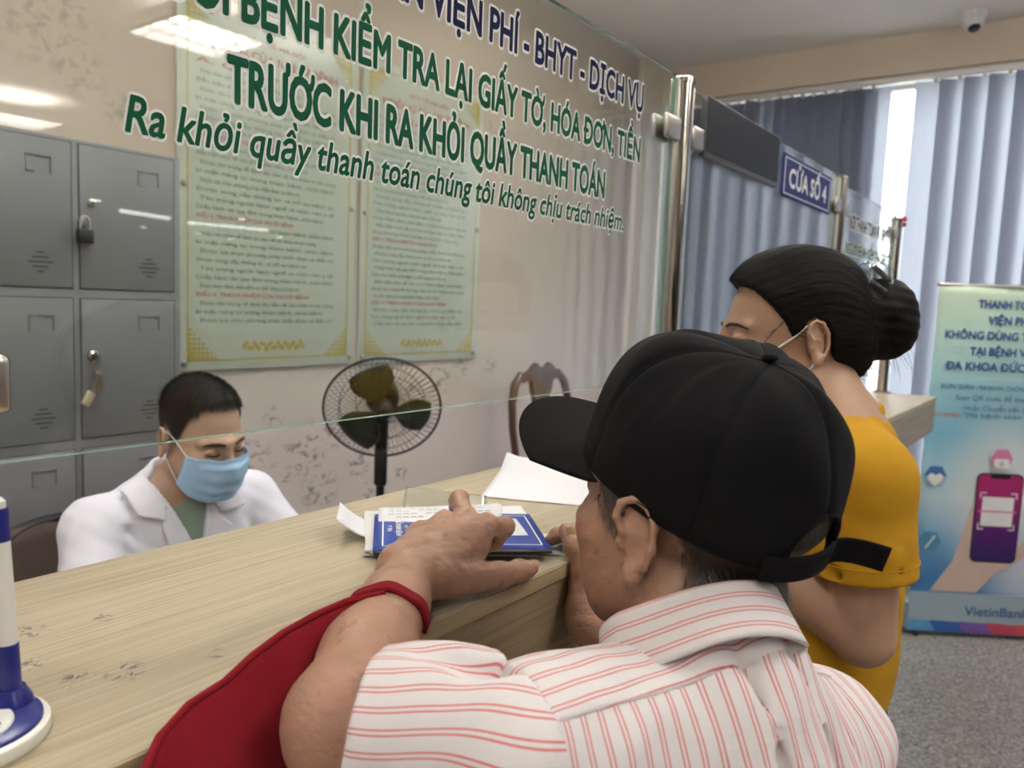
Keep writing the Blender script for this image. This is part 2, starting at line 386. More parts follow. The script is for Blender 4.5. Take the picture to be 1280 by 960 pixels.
for (xa, ya), (xb, yb), pl in (((8.8, -15.6), (10.2, -16.1), 'left'), ((10.97, -16.6), (13.0, -16.24), 'right')):
    c = Vector(((xa+xb)/2, (ya+yb)/2, CEIL)); L = math.hypot(xb-xa, yb-ya)/2
    o = thing('strip_light', 'long white strip light far down the hall, %s one of two reflected over the lockers' % pl, 'strip light', c, math.atan2(yb-ya, xb-xa))
    m = MB(); m.b2((-L-.03, -.07, -.03), (L+.03, .07, 0), bevel=.006); part('housing', m, MAT['white_alu'], o)
    m = MB(); m.cyl((-L, 0, -.06), (L, 0, -.06), .04, seg=12); part('tube', m, MAT['lamp_on'], o)
MAT['spot_on'] = NT('downlight_glow').P((.9, .9, .9), .4, Emission_Color=(1, .97, .92, 1), Emission_Strength=22.0)
for x, y in ((7.78, -14.57), (11.77, -20.1), (13.63, -20.4), (11.23, -14.8), (15.24, -18.65), (15.4, -21.3)):
    o = thing('downlight', 'small round ceiling downlight far down the hall, a bright dot in the glass', 'downlight', (x, y, CEIL), group='downlights far down the hall')
    m = MB(); m.lathe([(.13, 0), (.13, -.012), (.10, -.014), (.10, -.004), (0, -.004)]); part('rim', m, MAT['white_alu'], o)
    m = MB(); m.lathe([(.098, -.005), (.09, -.016), (0, -.018)]); part('lens', m, MAT['spot_on'], o)
# dome camera on the ceiling
o = thing('dome_camera', 'small white dome security camera on the ceiling by the window beam', 'security camera', (4.98, .684, CEIL))
m = MB(); m.lathe([(0, -.036), (.062, -.036), (.066, -.03), (.064, 0), (0, 0)]); part('base', m, MAT['white'], o)
Rd = Euler((math.radians(-12), math.radians(28), 0)).to_matrix()
m = MB(); m.lathe([(.004, -.074), (.030, -.070), (.046, -.052), (.055, -.02), (.055, .004), (0, .004)], (0, 0, -.034), Rd); sh = part('shell', m, MAT['white'], o)
m = MB(); m.lathe([(.003, -.079), (.026, -.076), (.031, -.068), (.024, -.062), (0, -.06)], (0, 0, -.034), Rd); part('lens', m, MAT['black_gloss'], sh)
# ------------------------------------------------------------ the counter with its glass screens
YF, YB, ZC = .471, .848, 1.15
ct = thing('service_counter', 'long oak-look laminate service counter with a raised ledge under the glass', 'counter', (1.4, .7, 0))
m = MB(); m.b2((-.7, YF+.0015, ZC-.017), (3.44, YB, ZC), bevel=.0006, seg=1); part('ledge_top', m, MAT['oak'], ct, True)
m = MB(); m.b2((-.7, YF-.0008, ZC-.0175), (3.44, YF+.0014, ZC-.0008), bevel=.0005, seg=1); part('edge_band', m, MAT['oak_edge'], ct, True)
m = MB(); m.b2((-.7, YF+.002, ZC-.135), (3.438, YF+.018, ZC-.018)); m.b2((-.7, YB-.018, ZC-.135), (3.438, YB-.002, ZC-.018)); m.b2((3.422, YF+.018, ZC-.135), (3.438, YB-.018, ZC-.018)); m.b2((-.7, YF+.018, ZC-.135), (3.422, YB-.018, ZC-.119))
part('apron', m, MAT['oak_front'], ct, True)
m = MB(); m.b2((-.7, .585, 0), (3.40, .603, ZC-.135)); part('front_panel', m, MAT['oak_front'], ct, True)
m = MB(); m.b2((3.402, .565, 0), (3.42, .84, ZC-.135)); part('end_panel', m, MAT['oak'], ct, True)
m = MB(); m.b2((-.7, .87, .72), (3.40, 1.02, .745)); m.b2((-.7, .603, .72), (3.40, .87, .745)); part('desk_top', m, MAT['oak'], ct, True)
# posts
GY = .66
MT = Matrix(((1, 0, 0, 0), (0, 0, -1, 0), (0, 1, 0, 0), (0, 0, 0, 1)))     # XY text plane -> XZ world plane, facing -Y
def post(x, ztop, lab, left=True, right=True, zc=1.775, zl=1.340):
    o = thing('chrome_post', lab, 'post', (x, GY, ZC), group='steel posts of the counter screen')
    m = MB(); m.lathe([(.034, 0), (.034, .006), (.021, .010), (.0205, .02), (.0205, ztop-ZC-.012), (.0225, ztop-ZC-.011), (.0225, ztop-ZC-.003), (.018, ztop-ZC), (0, ztop-ZC)], seg=28); part('pole', m, MAT['chrome'], o)
    for sx, on in ((-1, left), (1, right)):
        if not on: continue
        m = MB(); m.box((sx*.0305, 0, (ztop-ZC)*.5), (.014, .018, (ztop-ZC)-.02), bevel=.003); part('channel', m, MAT['steel'], o)
        for zc_ in (zc, zl):
            m = MB(); m.box((sx*.058, -.011, zc_-ZC), (.060, .010, .044), bevel=.006, seg=3); m.box((sx*.058, .013, zc_-ZC), (.060, .010, .044), bevel=.006, seg=3)
            part('clamp', m, MAT['steel'], o)
    return o
post(.165, 1.874, 'polished steel screen post at the pen stand, beyond the left edge', left=False, zl=1.374)
post(1.405, 1.876, 'nearest visible polished steel screen post, between the lettered pane and the display')
post(2.545, 1.868, 'second polished steel screen post, right of the blue number sign')
p3 = post(3.40, 1.835, 'last polished steel screen post at the far counter end', right=False)
m = MB()
for k in range(4): m.ico((.02*math.cos(k*1.7), -.022+.01*math.sin(k*2.1), .66+.008*k), .010, 1)
part('red_ribbon', m, simple('red_ribbon', (.5, .03, .03), .6), p3)
# glass panes
def pane(x0, x1, z0, z1, lab):
    o = thing('glass_screen', lab, 'glass screen', (x0, GY, z0), group='glass screens on the counter')
    m = MB(); m.b2((x0, GY-.004, z0), (x1, GY+.004, z1))
    pm = m.mesh('pane', 0)
    ob = link('pane', pm, [MAT['glass'], MAT['glass_edge']], o, True)
    for f in pm.polygons: f.material_index = 0 if abs(f.normal.y) > .5 else 1
    return o
g1 = pane(.215, 1.3665, 1.312, 1.874, 'large clear glass screen lettered in green and navy')
g2 = pane(1.4435, 2.506, 1.312, 1.862, 'clear glass screen carrying the window number sign')
g3 = pane(2.59, 3.36, 1.312, 1.842, 'farthest clear glass screen with small lettering near the blinds')
def lettering(s, x0, x1, base, cap, mat, parent, off=.03, shear=0.0, out=.085, name='lettering'):
    a = text_fit(s, MT, x0, x1, base, cap, off+out, shear)
    b = text_fit(s, MT, x0, x1, base, cap, off, shear)
    me = join_meshes(name, [(a, Matrix.Translation((0, GY-.0046, 0)), 0), (b, Matrix.Translation((0, GY-.0052, 0)), 1)])
    return link(name, me, [MAT['white'], mat], parent, True)
def width(s, shear=0.0):
    v = verts(text_mesh(s, 0, shear)); return v[:, 0].max()-v[:, 0].min()
full, vis = 'THANH TOÁN VIỆN PHÍ - BHYT - DỊCH VỤ', 'VIỆN PHÍ - BHYT - DỊCH VỤ'
L1 = (1.241-.708)*width(full)/width(vis)
lettering(full, 1.241-L1, 1.241, 1.7795, .040, MAT['navy'], g1, .045)
full, vis = 'NGƯỜI BỆNH KIỂM TRA LẠI GIẤY TỜ, HÓA ĐƠN, TIỀN', 'BỆNH KIỂM TRA LẠI GIẤY TỜ, HÓA ĐƠN, TIỀN'
L1 = (1.240-.456)*width(full)/width(vis)
lettering(full, 1.240-L1, 1.240, 1.6965, .0375, MAT['green'], g1, .045)
lettering('TRƯỚC KHI RA KHỎI QUẦY THANH TOÁN', .441, 1.126, 1.6215, .0395, MAT['green'], g1, .045)
lettering('Ra khỏi quầy thanh toán chúng tôi không chịu trách nhiệm.', .346, 1.195, 1.5765, .029, MAT['green'], g1, .03, shear=.2)
lettering('NƠI THANH TOÁN VP - BHYT - DV', 2.66, 3.33, 1.725, .042, MAT['navy'], g3, .03)
lettering('NGƯỜI BỆNH KIỂM TRA GIẤY TỜ', 2.64, 3.33, 1.645, .034, MAT['green'], g3, .03)
lettering('TRƯỚC KHI RA KHỎI QUẦY', 2.72, 3.28, 1.575, .034, MAT['green'], g3, .03)
# number sign stuck on the second pane
sg = thing('window_sign', 'blue enamel sign with white letters on the second glass pane', 'sign', (2.2, GY-.006, 1.79))
m = MB(); m.b2((1.985, GY-.0075, 1.737), (2.417, GY-.0042, 1.842), bevel=.001, seg=1); part('plate', m, MAT['sign_blue'], sg, True)
m = MB()
for a, b in (((1.996, 1.745), (2.406, 1.7475)), ((1.996, 1.8315), (2.406, 1.834)), ((1.996, 1.7475), (2.0, 1.8315)), ((2.402, 1.7475), (2.406, 1.8315))): m.b2((a[0], GY-.0083, a[1]), (b[0], GY-.0076, b[1]))
part('border', m, MAT['white'], sg, True)
me = text_fit('CỬA SỐ 4', Matrix.Translation((0, GY-.0080, 0)) @ MT, 2.035, 2.368, 1.766, .044, .05); link('lettering', me, MAT['white'], sg, True)
# green leaflet taped to the pane behind
m = MB(); m.b2((2.33, GY-.0058, 1.49), (2.47, GY-.0043, 1.60)); o = part('leaflet', m, simple('teal_leaflet', (.18, .42, .42), .5), smooth=0); tag(o, 'small teal leaflet taped low on the second glass pane', 'leaflet')
# dark display box behind the second pane
db = thing('queue_display', 'dark unlit queue display box on the second glass pane', 'display', (1.69, GY-.02, 1.80))
m = MB(); m.b2((1.482, GY-.018, 1.745), (1.915, GY-.005, 1.862), bevel=.002); part('housing', m, simple('dark_grey_housing', (.10, .10, .105), .45, .3), db, True)
m = MB(); m.b2((1.487, GY-.0195, 1.757), (1.910, GY-.0178, 1.858)); part('screen', m, simple('dark_display_face', (.018, .020, .026), .5, Specular_IOR_Level=.2), db, True)
# ------------------------------------------------------------ lockers against the back wall
YL = 2.17
lk = thing('locker_cabinet', 'tall grey steel locker cabinet with rows of square doors at the back wall', 'locker', (.87, 2.38, 0))
m = MB(); m.b2((.435, YL+.0005, .06), (1.306, YW-.005, 1.822), bevel=.004); m.b2((.44, YL+.03, 0), (1.30, YW-.01, .06)); part('body', m, MAT['locker'], lk, True)
cols = [(.450, .715), (.735, 1.000), (1.021, 1.284)]; rows = [(1.438, 1.810), (1.036, 1.410), (.634, 1.006), (.232, .604)]
for (x0, x1) in cols:
    for (z0, z1) in rows:
        m = MB(); m.b2((x0-.003, YL-.0004, z0-.003), (x1+.003, YL+.0012, z1+.003)); sm_ = m
        m2 = MB(); m2.b2((x0, YL-.003, z0), (x1, YL+.012, z1), bevel=.002)
        d = part('door', m2, MAT['locker'], lk, True)
        part('door_gap', m, MAT['seam'], d, True)
        cx = x0 + .187
        m = MB()                                        # card holder: three raised edges
        m.b2((cx-.031, YL-.0055, z1-.046), (cx+.031, YL-.003, z1-.042)); m.b2((cx+.027, YL-.006, z1-.083), (cx+.031, YL-.003, z1-.042)); m.b2((cx-.031, YL-.0045, z1-.085), (cx-.027, YL-.003, z1-.042)); m.b2((cx-.031, YL-.0045, z1-.085), (cx-.012, YL-.003, z1-.081))
        part('card_holder', m, MAT['locker'], d, True)
        m = MB()
        for k, w in enumerate((.010, .020, .030, .020, .010)):
            m.b2((cx-w, YL-.0036, z0+.085-.012*k), (cx+w, YL-.003, z0+.0895-.012*k))
        part('vent_slots', m, MAT['seam'], d, True)
        m = MB(); m.lathe([(.011, -.006), (.009, -.009), (.004, -.0095), (.003, -.006), (0, -.006)], (x0+.028, YL-.003, z0+.225), Euler((PI/2, 0, 0)).to_matrix() @ Matrix.Diagonal((1, 1, -1)), 18)
        part('cam_lock', m, MAT['steel'], d, True)
# padlock on a right-hand door, keys in the lock of the one below
pl = thing('padlock', 'small black padlock hanging on the upper right locker door', 'padlock', (1.024, YL-.02, 1.585))
m = MB(); m.b2((1.003, YL-.034, 1.555), (1.043, YL-.014, 1.592), bevel=.004); part('body', m, MAT['black'], pl, True)
m = MB(); m.tube([(1.011, YL-.024, 1.588), (1.011, YL-.024, 1.605)] + [(1.023-.012*math.cos(a), YL-.024, 1.612+.013*math.sin(a)) for a in [PI*k/8 for k in range(9)]] + [(1.035, YL-.024, 1.588)], .0032, 8); part('shackle', m, MAT['steel'], pl, True)
m = MB(); m.b2((1.016, YL-.016, 1.60), (1.030, YL-.003, 1.622), bevel=.002); part('hasp', m, MAT['steel'], pl, True)
kr = thing('key_bunch', 'bunch of keys dangling from the lock of the middle locker door', 'keys', (1.047, YL-.02, 1.225))
m = MB(); m.lathe([(.016, 0), (.015, .008), (.010, .012), (0, .012)], (1.049, YL-.003, 1.258), Euler((PI/2, 0, 0)).to_matrix(), 20); m.b2((1.046, YL-.034, 1.245), (1.052, YL-.012, 1.27), bevel=.002); part('key_in_lock', m, MAT['chrome'], kr, True)
m = MB(); m.tube([(1.05+.012*math.cos(a), YL-.024, 1.232+.016*math.sin(a)) for a in [2*PI*k/16 for k in range(16)]], .0016, 6, closed=True); part('ring', m, MAT['steel'], kr, True)
for k in range(5):
    m = MB(); a = -.35+.16*k; R = Euler((0, a, 0)).to_matrix(); c0 = Vector((1.05, YL-.022-.003*k, 1.218))
    m.box(c0+R @ Vector((0, 0, -.03)), (.007, .002, .05), R, .0008, 1); m.box(c0+R @ Vector((0, 0, -.008)), (.017, .0022, .018), R, .003, 2)
    part('key', m, MAT['brass'] if k % 2 else MAT['steel'], kr, True)
m = MB(); m.b2((1.018, YL-.022, 1.125), (1.042, YL-.010, 1.165), rot=(0, .5, 0), bevel=.004); part('tag', m, simple('yellowed_tag', (.5, .45, .3), .5), kr, True)

# ------------------------------------------------------------ glazed notice plaques on the wall
t = NT('plaque_print'); o_ = t.sep(t.pos('Object')); x, z = o_[0], o_[2]
MAT['gold'] = simple('gold_print', (.56, .45, .12), .45, var=.2, scale=60)
MAT['plaque'] = simple('pale_green_plaque', (.57, .585, .53), .35, var=.04, scale=3)
MAT['txt_green'] = simple('green_print', (.11, .25, .18), .6); MAT['txt_red'] = simple('red_print', (.50, .08, .06), .6)
MAT['acrylic'] = glass('acrylic_cover', (.97, .985, .97), 1.36, .22)
TX = ['Được khám bệnh, chữa bệnh có chất lượng phù hợp với', 'điều kiện thực tế của cơ sở khám bệnh, chữa bệnh.', 'Được tôn trọng về danh dự, bảo vệ sức khỏe và tôn trọng', 'bí mật riêng tư trong khám bệnh, chữa bệnh.', 'Được lựa chọn phương pháp chẩn đoán và điều trị.', 'Được cung cấp thông tin và hồ sơ bệnh án.', 'Tôn trọng người hành nghề và nhân viên y tế.', 'Chấp hành các quy định trong khám bệnh, chữa bệnh.']
def plaque(x0, x1, z0, z1, title, sub, lab, big):
    o = thing('notice_plaque', lab, 'notice', ((x0+x1)/2, YW-.012, (z0+z1)/2), group='glazed notices on the back wall')
    m = MB(); m.b2((x0, YW-.014, z0), (x1, YW-.001, z1), bevel=.001, seg=1); part('board', m, MAT['plaque'], o, True)
    m = MB(); i_ = .035
    for a, b in (((x0+i_, z0+i_), (x1-i_, z0+i_+.006)), ((x0+i_, z1-i_-.006), (x1-i_, z1-i_)), ((x0+i_, z0+i_), (x0+i_+.006, z1-i_)), ((x1-i_-.006, z0+i_), (x1-i_, z1-i_))):
        m.b2((a[0], YW-.0155, a[1]), (b[0], YW-.0142, b[1]))
    for sx, xx in ((1, x0+i_), (-1, x1-i_)):
        for sz, zz in ((1, z0+i_), (-1, z1-i_)):
            for k in range(7):
                for j in range(7-k):
                    r = .0105*(1-.07*(k+j)); m.cyl((xx+sx*(.012+.017*k), YW-.0155, zz+sz*(.012+.017*j)), (xx+sx*(.012+.017*k), YW-.0142, zz+sz*(.012+.017*j)), r, seg=7)
    for k in range(26):
        xx = (x0+x1)/2 + (k-12.5)*.011; m.cyl((xx, YW-.0155, z0+.085+.012*math.sin(k*1.9)), (xx, YW-.0142, z0+.085+.012*math.sin(k*1.9)), .010, seg=7)
    part('gold_border', m, MAT['gold'], o, True)
    P = Matrix.Translation((0, YW-.0150, 0)) @ MT; items = []
    w = x1-x0
    def add(s, xa, xb, zb, cap, mi, off=.01): items.append((text_fit(s, P, xa, xb, zb, cap, off), Matrix(), mi))
    add(sub, x0+w*.34, x0+w*.66, z1-.115, .016, 1, .02); add(title, x0+w*.14, x0+w*.86, z1-.175, .028, 1, .03)
    zc = z1-.235; k = 0
    add('A. ' + title.split(' CỦA')[0], x0+.07, x0+w*.55, zc, .016, 1, .02); zc -= .036
    while zc > z0+.17:
        if k % 9 == 7: add('ĐIỀU %d. TRÁCH NHIỆM CỦA NGƯỜI BỆNH' % (k//9+2), x0+.07, x0+w*(.6+.1*(k % 2)), zc, .014, 1, .02)
        else:
            L = .86 if k % 3 else .64 + .05*(k % 4)
            add(TX[(k+big) % len(TX)], x0+(.07 if k % 2 else .085), x0+w*L, zc, .0135, 0, .015)
        zc -= .031; k += 1
    link('lettering', join_meshes('lettering', items), [MAT['txt_green'], MAT['txt_red']], o, True)
    m = MB(); m.b2((x0, YW-.022, z0), (x1, YW-.019, z1)); part('cover', m, MAT['acrylic'], o, True, smooth=0)
    for xx in (x0+.022, x1-.022):
        for zz in (z0+.03, (z0+z1)/2, z1-.03):
            m = MB(); m.lathe([(.010, -.02), (.010, .003), (.007, .006), (0, .006)], (xx, YW-.022, zz), Euler((PI/2, 0, 0)).to_matrix(), 16); part('standoff', m, MAT['steel'], o, True)
plaque(1.545, 2.360, 1.155, 2.47, 'QUYỀN CỦA NGƯỜI BỆNH', 'SỞ Y TẾ HÀ NỘI', 'left of two pale green glazed notices, beside the lockers', 0)
plaque(2.392, 3.207, 1.150, 2.46, 'NGHĨA VỤ CỦA NGƯỜI BỆNH', 'SỞ Y TẾ HÀ NỘI', 'right of two pale green glazed notices, above the pedestal fan', 3)

# ------------------------------------------------------------ pedestal fan
fc = Vector((2.07, 2.10, 1.035)); a0 = Vector((-.62, -.66, -.42)).normalized()       # guard centre and the way it faces
fan = thing('pedestal_fan', 'black pedestal fan tilted down in front of the peeling wall', 'fan', (2.10, 2.16, 0))
q = a0.to_track_quat('Z', 'Y').to_matrix()
def fp(r, a, h): return fc + q @ Vector((r*math.cos(a), r*math.sin(a), h))
GR = .212
for nm, sg_, hub in (('front_guard', 1, .03), ('rear_guard', -1, .05)):
    m = MB()
    for k in range(60):
        a = 2*PI*k/60
        m.tube([fp(hub+(GR-hub)*u, a + (.25*(1-u) if sg_ > 0 else -.3*(1-u)), sg_*(.052*(1-u**2.6))) for u in (0, .3, .6, .85, 1)], .0010, 4, caps=False)
    for rr in (hub, .10, .16):
        u = (rr-hub)/(GR-hub); m.tube([fp(rr, 2*PI*k/40, sg_*.052*(1-u**2.6)) for k in range(40)], .0015, 5, closed=True)
    part(nm, m, MAT['black'], fan, True)
m = MB(); m.tube([fp(GR+.003, 2*PI*k/64, 0) for k in range(64)], .0048, 8, closed=True, flat=1.0); part('guard_rim', m, MAT['black'], fan, True)
t = NT('smoked_blade'); MAT['blade'] = t.P((.035, .055, .02), .2, Alpha=.88)
for k in range(3):
    m = MB(); A = 2*PI*k/3 + 1.9
    def bf(u, v, A=A):
        r = .035 + .145*v; half = (.30 + .34*math.sin(PI*min(1, v*.8+.08)))
        aa = A + (u-.5)*2*half; return fp(r, aa, .018*(u-.5)*2*(.5+v*.5))
    m.grid(bf, 9, 8); b = part('blade', m, MAT['blade'], fan, True); md = b.modifiers.new('thick', 'SOLIDIFY'); md.thickness = .002
    m = MB(); m.tube([bf(1.0, v/6) for v in range(1, 7)], .0022, 6); part('blade_edge', m, simple('yellow_green_edge', (.42, .42, .06), .4), b, True)
m = MB(); m.lathe([(0, .044), (.025, .042), (.034, .03), (.038, .0), (.036, -.02), (0, -.02)], fc, q); part('hub', m, MAT['black'], fan, True)
m = MB(); m.lathe([(.05, -.05), (.062, -.06), (.064, -.11), (.052, -.15), (.02, -.165), (0, -.165)], fc, q); part('motor_housing', m, MAT['black'], fan, True)
nb = fc + q @ Vector((0, 0, -.10)); base = Vector((nb.x, nb.y, 0))
m = MB(); m.tube([nb + Vector((0, 0, .0)), nb + Vector((0, 0, -.12)), base + Vector((0, 0, .75))], [.030, .026, .022], 16); m.box(base+Vector((-.02, -.02, .80)), (.05, .05, .14), (0, 0, .8), .012); part('neck', m, MAT['black'], fan, True)
m = MB(); m.cyl(base+Vector((0, 0, .03)), base+Vector((0, 0, .80)), .0165); part('pole', m, MAT['black'], fan, True)
m = MB(); m.cyl(base+Vector((-.014, -.016, .763)), base+Vector((-.0235, -.026, .763)), .004, seg=10); part('indicator', m, NT('red_indicator').P((.5, .02, .02), .4, Emission_Color=(1, .05, .05, 1), Emission_Strength=1.5), fan, True, label='small red indicator lamp')
m = MB(); m.lathe([(.20, 0), (.20, .015), (.17, .03), (.04, .045), (.022, .07), (0, .07)], base); part('base', m, MAT['black'], fan, True)

# ------------------------------------------------------------ carved chair behind the counter
MAT['darkwood'] = wood('dark_carved_wood', (.045, .018, .012), (.085, .035, .024), (.13, .06, .04), 2, rough=.28)
cx, cy, cw = 3.40, 2.22, .255
ch = thing('carved_chair', 'dark carved wooden chair with a vase-shaped back splat by the wall', 'chair', (cx, cy, 0))
def arch(sx):
    return [(cx+sx*.215, cy, .42), (cx+sx*.245, cy+.03, .62), (cx+sx*.262, cy+.055, .82), (cx+sx*.255, cy+.07, .95), (cx+sx*.225, cy+.08, 1.035), (cx+sx*.165, cy+.085, 1.085)]
for sx in (-1, 1):
    m = MB(); m.tube(arch(sx), [.020, .019, .019, .021, .023, .022], 12); part('back_post', m, MAT['darkwood'], ch, True)
m = MB()
top = [(-.19, 1.06), (-.16, 1.092), (-.115, 1.105), (-.085, 1.128), (-.06, 1.142), (-.03, 1.122), (0, 1.110), (.03, 1.122), (.06, 1.142), (.085, 1.128), (.115, 1.105), (.16, 1.092), (.19, 1.06),
       (.17, 1.045), (.12, 1.06), (.095, 1.045), (.085, 1.0), (.062, .955), (.05, .90), (.062, .80), (.058, .68), (.04, .56), (.045, .44), (-.045, .44), (-.04, .56), (-.058, .68), (-.062, .80), (-.05, .90), (-.062, .955), (-.085, 1.0), (-.095, 1.045), (-.12, 1.06), (-.17, 1.045)]
m.prism(top, Matrix.Translation((cx, cy+.088, 0)) @ MT, .028); part('back_splat', m, MAT['darkwood'], ch, True)
m = MB(); m.b2((cx-.24, cy-.42, .42), (cx+.24, cy+.03, .455), bevel=.015); part('seat', m, MAT['darkwood'], ch, True)
for sx, sy in ((-1, 0), (1, 0), (-1, -.38), (1, -.38)):
    m = MB(); m.tube([(cx+sx*.20, cy+sy, .425), (cx+sx*.215, cy+sy-(.02 if sy else -.02), .25), (cx+sx*.205, cy+sy-(.01 if sy else -.05), 0)], [.026, .021, .018], 12); part('leg', m, MAT['darkwood'], ch, True)
# ------------------------------------------------------------ office chair of the clerk
oc = thing('office_chair', 'brown mesh office chair with a black frame behind the clerk', 'chair', (.97, 1.84, 0))
MAT['brownmesh'] = simple('brown_mesh_fabric', (.085, .058, .045), .8, var=.3, scale=160, bump=.3)
bc = Vector((.965, 2.05, .70))
def bk(u, v, d=0): 
    a = (u-.5)*2; return (bc.x + a*.235*(1-.10*abs(2*v-1)**2), bc.y - .05*a*a + .05*(v-.5) + d, bc.z - .24 + .40*v)
m = MB(); m.grid(lambda u, v: bk(u, v), 13, 11); b = part('backrest', m, MAT['brownmesh'], oc, True); md = b.modifiers.new('thick', 'SOLIDIFY'); md.thickness = .012
out = []
for k in range(48):
    a = 2*PI*k/48; c_, s_ = math.cos(a), math.sin(a); e = 5.0
    out.append(bk(.5+.5*math.copysign(abs(c_)**(2/e), c_), .5+.5*math.copysign(abs(s_)**(2/e), s_)))
m = MB(); m.tube(out, .013, 10, closed=True); part('back_frame', m, MAT['black'], oc, True)
m = MB(); m.b2((.74, 1.62, .40), (1.22, 2.02, .47), bevel=.03); part('seat', m, MAT['brownmesh'], oc, True)
m = MB(); m.tube([(.97, 1.92, .40), (.97, 2.11, .42), (.97, 2.11, .56), (.967, 2.065, .66)], .018, 10); part('back_support', m, MAT['black'], oc, True)
m = MB(); m.cyl((.98, 1.82, .08), (.98, 1.82, .41), .025); part('gas_column', m, MAT['black'], oc, True)
for k in range(5):
    a = 2*PI*k/5+.3; e = Vector((.98+.27*math.cos(a), 1.82+.27*math.sin(a), .07))
    m = MB(); m.tube([(.98, 1.82, .105), e], [.026, .016], 10); l_ = part('leg', m, MAT['black'], oc, True)
    m = MB(); m.cyl(e+Vector((-.012, 0, -.04)), e+Vector((.012, 0, -.04)), .03, seg=18); part('castor', m, MAT['black'], l_, True)
# ------------------------------------------------------------ roll-up banner
u_ = Vector((.56, -.828, 0)).normalized(); n_ = Vector((-u_.y, u_.x, 0)) * -1    # n_ points to the viewer side
b0 = Vector((3.957, .574, .012)); BW, BH = .62, 1.592
BM = Matrix(((u_.x, 0, n_.x, b0.x), (u_.y, 0, n_.y, b0.y), (0, 1, 0, b0.z), (0, 0, 0, 1)))   # local x along, y up, z to viewer
bn = thing('roll_up_banner', 'tall green-to-blue roll-up bank banner standing on the floor by the blinds', 'banner', b0)
t = NT('banner_print'); p = t.n('ShaderNodeAttribute', attribute_name='buv').outputs['Vector']; s_ = t.sep(p); bx, by = s_[0], s_[1]
col = t.ramp(by, [(0, (.13, .32, .55)), (.16, (.05, .20, .46)), (.28, (.16, .38, .62)), (.40, (.50, .68, .76)), (.58, (.22, .50, .68)), (.70, (.33, .61, .70)), (.86, (.50, .72, .65)), (1, (.56, .70, .54))])
dn = t.n('ShaderNodeVectorMath', operation='DISTANCE'); t.set(dn.inputs[0], t.mapping(p, (.9, 1.6, 0))); dn.inputs[1].default_value = (.55, .66, 0)
col = t.mix(t.math('MULTIPLY', t.step(dn.outputs['Value'], .52, .1), .85), col, (.72, .76, .77))
dn = t.n('ShaderNodeVectorMath', operation='DISTANCE'); t.set(dn.inputs[0], t.mapping(p, (.8, 1.6, 0))); dn.inputs[1].default_value = (.72, .32, 0)
col = t.mix(t.math('MULTIPLY', t.step(dn.outputs['Value'], .4, .05), .8), col, (.66, .69, .78))
MAT['banner'] = t.P(col, .32)
m = MB()
def bf(u, v): return BM @ Vector((u*BW, .03+v*(BH-.03), .004*math.sin(u*7)+.004*math.sin(v*9)))
m.grid(bf, 12, 40); me = m.mesh('print')
at = me.attributes.new('buv', 'FLOAT_VECTOR', 'POINT'); inv = BM.inverted()
for i, v in enumerate(me.vertices):
    l = inv @ v.co; at.data[i].vector = (l.x/BW, (l.y)/BH, 0)
pr = link('printed_sheet', me, MAT['banner'], bn, True); md = pr.modifiers.new('thick', 'SOLIDIFY'); md.thickness = .0008
def BT(y): return BM @ Matrix.Translation((0, 0, .0105))
def btext(s, x0, x1, base, cap, mat, off=.03, name='lettering'):
    if base > .9: base = 1.495-(1.495-base)*.83
    return link(name, text_fit(s, BT(0), x0, x1, base, cap, off), mat, bn, True)
MAT['b_navy'] = simple('banner_navy', (.025, .085, .30), .4); MAT['b_blue'] = simple('banner_blue', (.05, .17, .36), .4); MAT['b_red'] = simple('banner_red', (.62, .10, .12), .4)
MAT['b_white'] = simple('banner_white', (.80, .82, .82), .4); MAT['b_pink'] = simple('banner_pink', (.66, .22, .42), .4); MAT['b_skin'] = simple('banner_hand', (.62, .47, .41), .4, var=.12, scale=9)
btext('THANH TOÁN', .175, .445, 1.495, .034, MAT['b_navy'], .05); btext('VIỆN PHÍ', .225, .405, 1.410, .034, MAT['b_navy'], .05)
btext('KHÔNG DÙNG TIỀN MẶT', .043, .585, 1.328, .034, MAT['b_navy'], .05); btext('TẠI BỆNH VIỆN', .157, .470, 1.243, .034, MAT['b_navy'], .05)
btext('ĐA KHOA ĐỨC GIANG', .058, .57, 1.162, .034, MAT['b_navy'], .05)
btext('ĐƠN GIẢN - NHANH CHÓNG - AN TOÀN', .045, .585, 1.058, .020, MAT['b_blue'], .03)
btext('Scan QR code để thanh toán', .115, .52, 1.000, .022, MAT['b_blue'], .02); btext('Hoặc Chuyển tiền theo', .155, .47, .945, .022, MAT['b_blue'], .02)
btext('cú pháp:', .030, .142, .910, .016, MAT['b_red'], .03); btext('"Mã bệnh nhân + ID', .155, .50, .906, .020, MAT['b_blue'], .02)
DY = -.085
def bpoly(name, poly, mats, z=.0085, dep=.001, parent=None, label=None):
    poly = [(x, y+DY) for x, y in poly]; m = MB(); m.prism(poly, BM @ Matrix.Translation((0, 0, z)), dep); return part(name, m, mats, parent or bn, True, label, smooth=0)
m = MB(); m.prism([(.20, 1.182), (.42, 1.182), (.42, 1.184), (.20, 1.184)], BM @ Matrix.Translation((0, 0, .009)), .001); part('divider', m, MAT['b_white'], bn, True)
def rr(x0, y0, x1, y1, r, n=5):
    o = []
    for (cx_, cy_, a) in ((x1-r, y0+r, -PI/2), (x1-r, y1-r, 0), (x0+r, y1-r, PI/2), (x0+r, y0+r, PI)):
        o += [(cx_+r*math.cos(a+PI/2*k/n), cy_+r*math.sin(a+PI/2*k/n)) for k in range(n+1)]
    return o
